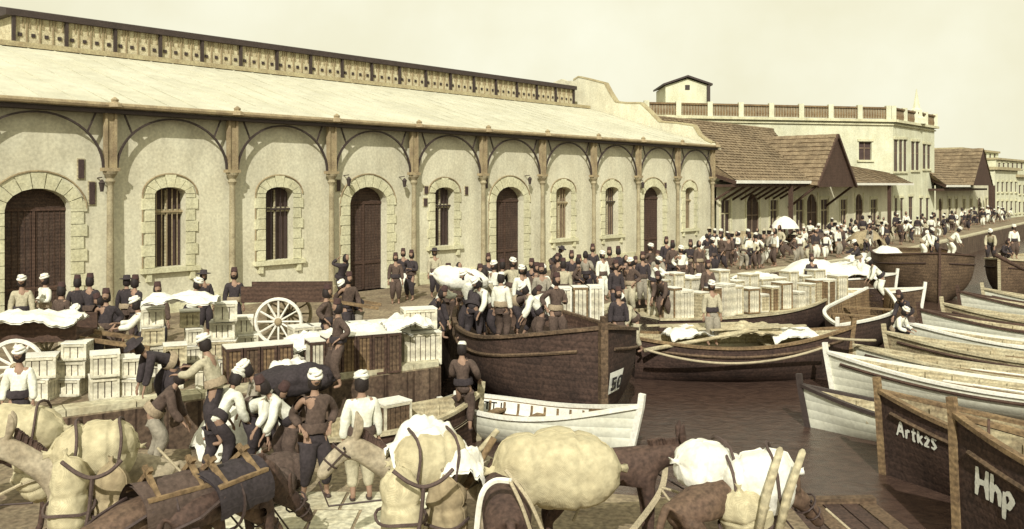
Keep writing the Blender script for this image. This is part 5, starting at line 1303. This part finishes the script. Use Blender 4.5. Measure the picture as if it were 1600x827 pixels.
# row of brown cases near the quay edge, canvas on top
A0 = G(345, 612); B0 = G(622, 584); dv = (B0-A0); n = 11
for i in range(n):
    p = A0+dv*(i+.5)/n+V((-.05, .35, 0)); w = dv.length/n-.02
    if i == 4: continue
    crate(p, w, .5, .80+(.06 if i > 5 else 0), atan2(dv.y, dv.x), [timm, hullb, timm, timm, casew, casew, hullb, timm, timm, hullb, hullb][i], f'upright brown packing case, {ORD[i if i < 4 else i-1]} in the long row at the quay edge', 'brown packing cases in a row at the quay edge', cloth, tim)
for i, (px, py, sx, sy, f, lab) in enumerate([(440, 545, 1.7, .9, .25, 'left-hand white canvas spread over the brown packing cases'), (500, 522, 1.6, 1.1, .3, 'second white canvas over the brown packing cases, behind the left one'), (575, 508, 1.9, 1.1, .3, 'crumpled white canvas over the middle of the brown packing cases'), (632, 496, 1.2, .9, .3, 'crumpled white canvas at the right end of the brown packing cases'), (395, 560, 1.2, .8, .2, 'white canvas over the leftmost brown packing cases')]):
    Yc = (A0+dv*.5).y+.2+i*.22; drape(At(px, Yc+.7, Hgt(py, Yc+.7)), sx, sy, f, cloth, lab, 11+i*3, .55)
for i in range(7):
    p = At(470+i*30, 20.9+i*.18, 0); crate(p, .5, .5, .72, .5, casew, f'pale crate behind the brown packing cases, {ORD[i]} in the back row', 'pale crates behind the brown packing cases', cloth)
mb = sack_mesh(1.7, .9, .55, 31, .08); o = mb.build('canvas_heap', CL['dark'], None, True); o.location = G(452, 612)+V((.1, .15, .22)); o.rotation_euler = (0, 0, .6); tag(o, 'dark heap of canvas lying before the brown packing cases', 'heap')
drape(G(455, 606)+V((-.05, .1, .50)), .9, .6, .35, cloth, 'white cloth on top of the dark canvas heap', 9, .5)
drape(At(352, 15.3, -.02), 1.1, 1.5, .9, cloth, 'large white tarpaulin slanting over the landing left of the workers', 13, .5, peak=.25)
for i, (px, Yc, lab) in enumerate([(400, 13.2, 'dark sack at the left of the heap the men bend over'), (440, 13.3, 'dark sack at the right of the heap the men bend over'), (420, 12.6, 'dark sack in front of the heap the men bend over')]):
    sack(At(px, Yc, LAND+.26), (.9, .55, .5), (0, 0, .5*i), CL['brown'], lab, 'dark sacks on the landing', 15+i)
# white crate by the lighter's stern
crate(G(668, 572)+V((-.2, .3, 0)), .85, .6, .72, .35, casew, 'big white crate with a dark lid line right of the brown packing cases', None, cloth)
crate(G(668, 572)+V((-.25, .5, .76)), .75, .5, .45, .3, casew, 'white crate standing on the big white crate by the lighter', None, cloth)
crate(At(612, 17.6, -.85), .62, .5, .62, .7, hullb, 'dark crate with a pale lid standing in the boat at centre', None, cloth, casew)
for i, px in enumerate((880, 905, 930)):
    crate(At(px, 25.95+i*.22, 0), .42, .5, 1.05, .1, casew, f'tall white case, {ORD[i]} of three on the quay right of the lighter', 'tall white cases right of the lighter', cloth, [cloth, timm, cloth][i])
# covered load carried by a bent porter
person(At(735, 22.6, .15), 'carry', radians(-40), 'white', 'dark', 'turban', 'bent porter in white carrying a great white bundle on his back', None, 1.03)
sack(At(735, 22.6, .15)+V((-.25, .1, 1.5)), (1.45, .75, .55), (0, radians(8), 0), cloth, 'great white bundle on the back of the bent porter', None, 18, name='bundle')
person(At(738, 22.0, .15), 'stoop', radians(160), 'dark', 'dark', 'none', 'stooping man in dark clothes seen from behind beneath the great white bundle', None, 1.0)
for i, (px, py) in enumerate([(832, 548), (852, 556), (798, 552), (775, 548)]):
    crate(At(px, 20.9, .12), .30, .3, .3, .4*i, [casew, timl, casew, timm][i], f'small box, {ORD[i if i<0 else [3,0,1,2].index(i) if False else sorted([832,852,798,775]).index(px)]} on the side deck of the numbered lighter', 'small boxes on the numbered lighter', cloth)
# crates on the flat lighter
gl = 'pale crates on the flat lighter'; dl = V((.86, .5, 0)); c0 = V((12.2, 33.6, 0))-V((.86, .5, 0))*8.9
for i in range(15):
    p = c0+dl*(i*.56+.3+random.uniform(-.09, .09))+V((.3, -.55+random.uniform(-.12, .12), -.33)); mm = [casew, casew, timl, timm, casew][i % 5]
    crate((p.x, p.y, p.z), random.choice([.34, .42, .48]), .55, random.choice([.6, .85, .95, 1.05]), .52+random.uniform(-.2, .2), mm, f'tall pale crate number {i+1}' if False else f'tall crate on the crate lighter, {(ORD+["fifteenth from left"])[i]} in the near row', gl, cloth, [timm, casew, timl][i % 3])
for i in range(12):
    p = c0+dl*(i*.68+.5)+V((-.1, .35, -.33)); crate((p.x, p.y, p.z), random.choice([.45, .55]), .55, random.choice([1.0, 1.2, 1.4]), .52+random.uniform(-.2, .2), casew, f'pale crate on the crate lighter, {ORD[i]} in the far row', gl, cloth, timl)
for i, (px, py, s_, Yd, lab) in enumerate([(1180, 428, 2.2, 33.8, 'white tarpaulin over crates at the middle of the crate lighter'), (1262, 424, 2.3, 35.4, 'white tarpaulin over crates at the right end of the crate lighter'), (1085, 433, 1.8, 31.6, 'white tarpaulin over crates at the left end of the crate lighter')]):
    drape(At(px, Yd, Hgt(py, Yd)), s_, 1.1, .35, cloth, lab, 21+i, .5)
for i, (px, py, lab) in enumerate([(1322, 415, 'right-hand white tarpaulin heap on the lighter behind the crates'), (1268, 412, 'left-hand white tarpaulin heap on the lighter behind the crates')]):
    drape(At(px, 41.2, Hgt(py, 41.2)), 2.8, 2.2, .9, cloth, lab, 31+i, .1, peak=.2)
drape(At(1385, 47, Hgt(393, 47)), 2.2, 1.8, .9, cloth, 'white tarpaulin heap on the quay left of the round-bowed barge', 41, .2, peak=.3)
drape(At(1345, 48, Hgt(402, 48)), 2.4, 1.8, .8, cloth, 'low white tarpaulin heap on the quay behind the lighter', 43, .2, peak=.2)
# canvas and sails in the broad boat
for i, (px, py, sx, lab) in enumerate([(1080, 512, 1.6, 'pale canvas at the left of the broad open boat'), (1165, 508, 2.0, 'pale canvas heaped in the middle of the broad open boat'), (1235, 514, 1.5, 'pale canvas at the right of the broad open boat')]):
    drape(At(px, 25.2, Hgt(py, 25.2)), sx, 1.3, .3, [cloth, timl, cloth][i], lab, 51+i, .1)
for i in range(6):
    a = At(1010+i*20, 25.7-.22*i, -.18); mb = MB(); mb.beam(a+V((0, 0, .16+.01*i)), a+V((2.7, .25, .20+.02*i)), .14, .04); tag(mb.build('plank', timl), f'pale loose plank lying in the broad open boat, {["farthest","second farthest","third farthest","third nearest","second nearest","nearest"][i]} of six', 'plank', 'loose planks in the broad open boat')
# quay-side goods along the street
for i, (px, py, s_, m__, lab) in enumerate([(1140, 388, 2.6, burld, 'brown tarpaulined heap in front of the warehouse corner'), (1168, 384, 2.6, burld, 'brown tarpaulined heap before the tiled hall'), (1205, 392, 2.4, CL['brown'], 'dark brown heap of goods before the tiled hall'), (1120, 392, 2.2, cloth, 'white heap of sacks by the warehouse corner'), (1300, 384, 2.4, CL['brown'], 'dark brown heap of goods under the first gable'), (1360, 380, 2.2, burld, 'brown heap of goods before the tall stuccoed house')]):
    p = G(px, py+12); drape(p+V((0, .8, 1.0)), s_, 2.0, 1.0, m__, lab, 61+i, .3, peak=.25, name='goods_heap', cat='heap')
def awning(px, py, Y, w, d, lab):
    t = thing('awning', lab, 'awning', tuple(At(px, Y, 0))); h = Hgt(py, Y)
    n = 10; mb = MB(); rows = [[V((w*(i/n-.5), d*(j/n-.5), h-.25*abs(i/n-.5)*2-.05*sin(j))) for j in range(n+1)] for i in range(n+1)]; mb.grid(rows); mb.grid([[p-V((0, 0, .03)) for p in r] for r in rows]); mb.build('canvas', cloth, t)
    for x in (-1, 1):
        for y in (-1, 1): mb = MB(); mb.beam((x*w*.46, y*d*.46, 0), (x*w*.46, y*d*.46, h-.26), .07, .07); mb.build('pole', tim, t)
awning(1193, 371, 52, 2.6, 2.2, 'white market awning on poles before the tiled hall')
t = thing('parasol', 'round white parasol above the crowd before the tiled hall', 'parasol', tuple(At(1226, 53, 0)))
hp_ = Hgt(345, 53); mb = MB(); mb.lathe([(.86, hp_-.45), (.84, hp_-.40), (.6, hp_-.05), (.3, hp_+.18), (.02, hp_+.28)], (0, 0, 0), 12); mb.build('canopy', cloth, t)
mb = MB(); mb.tube([(0, 0, 0), (0, 0, hp_)], .04, 6); mb.build('pole', tim, t)
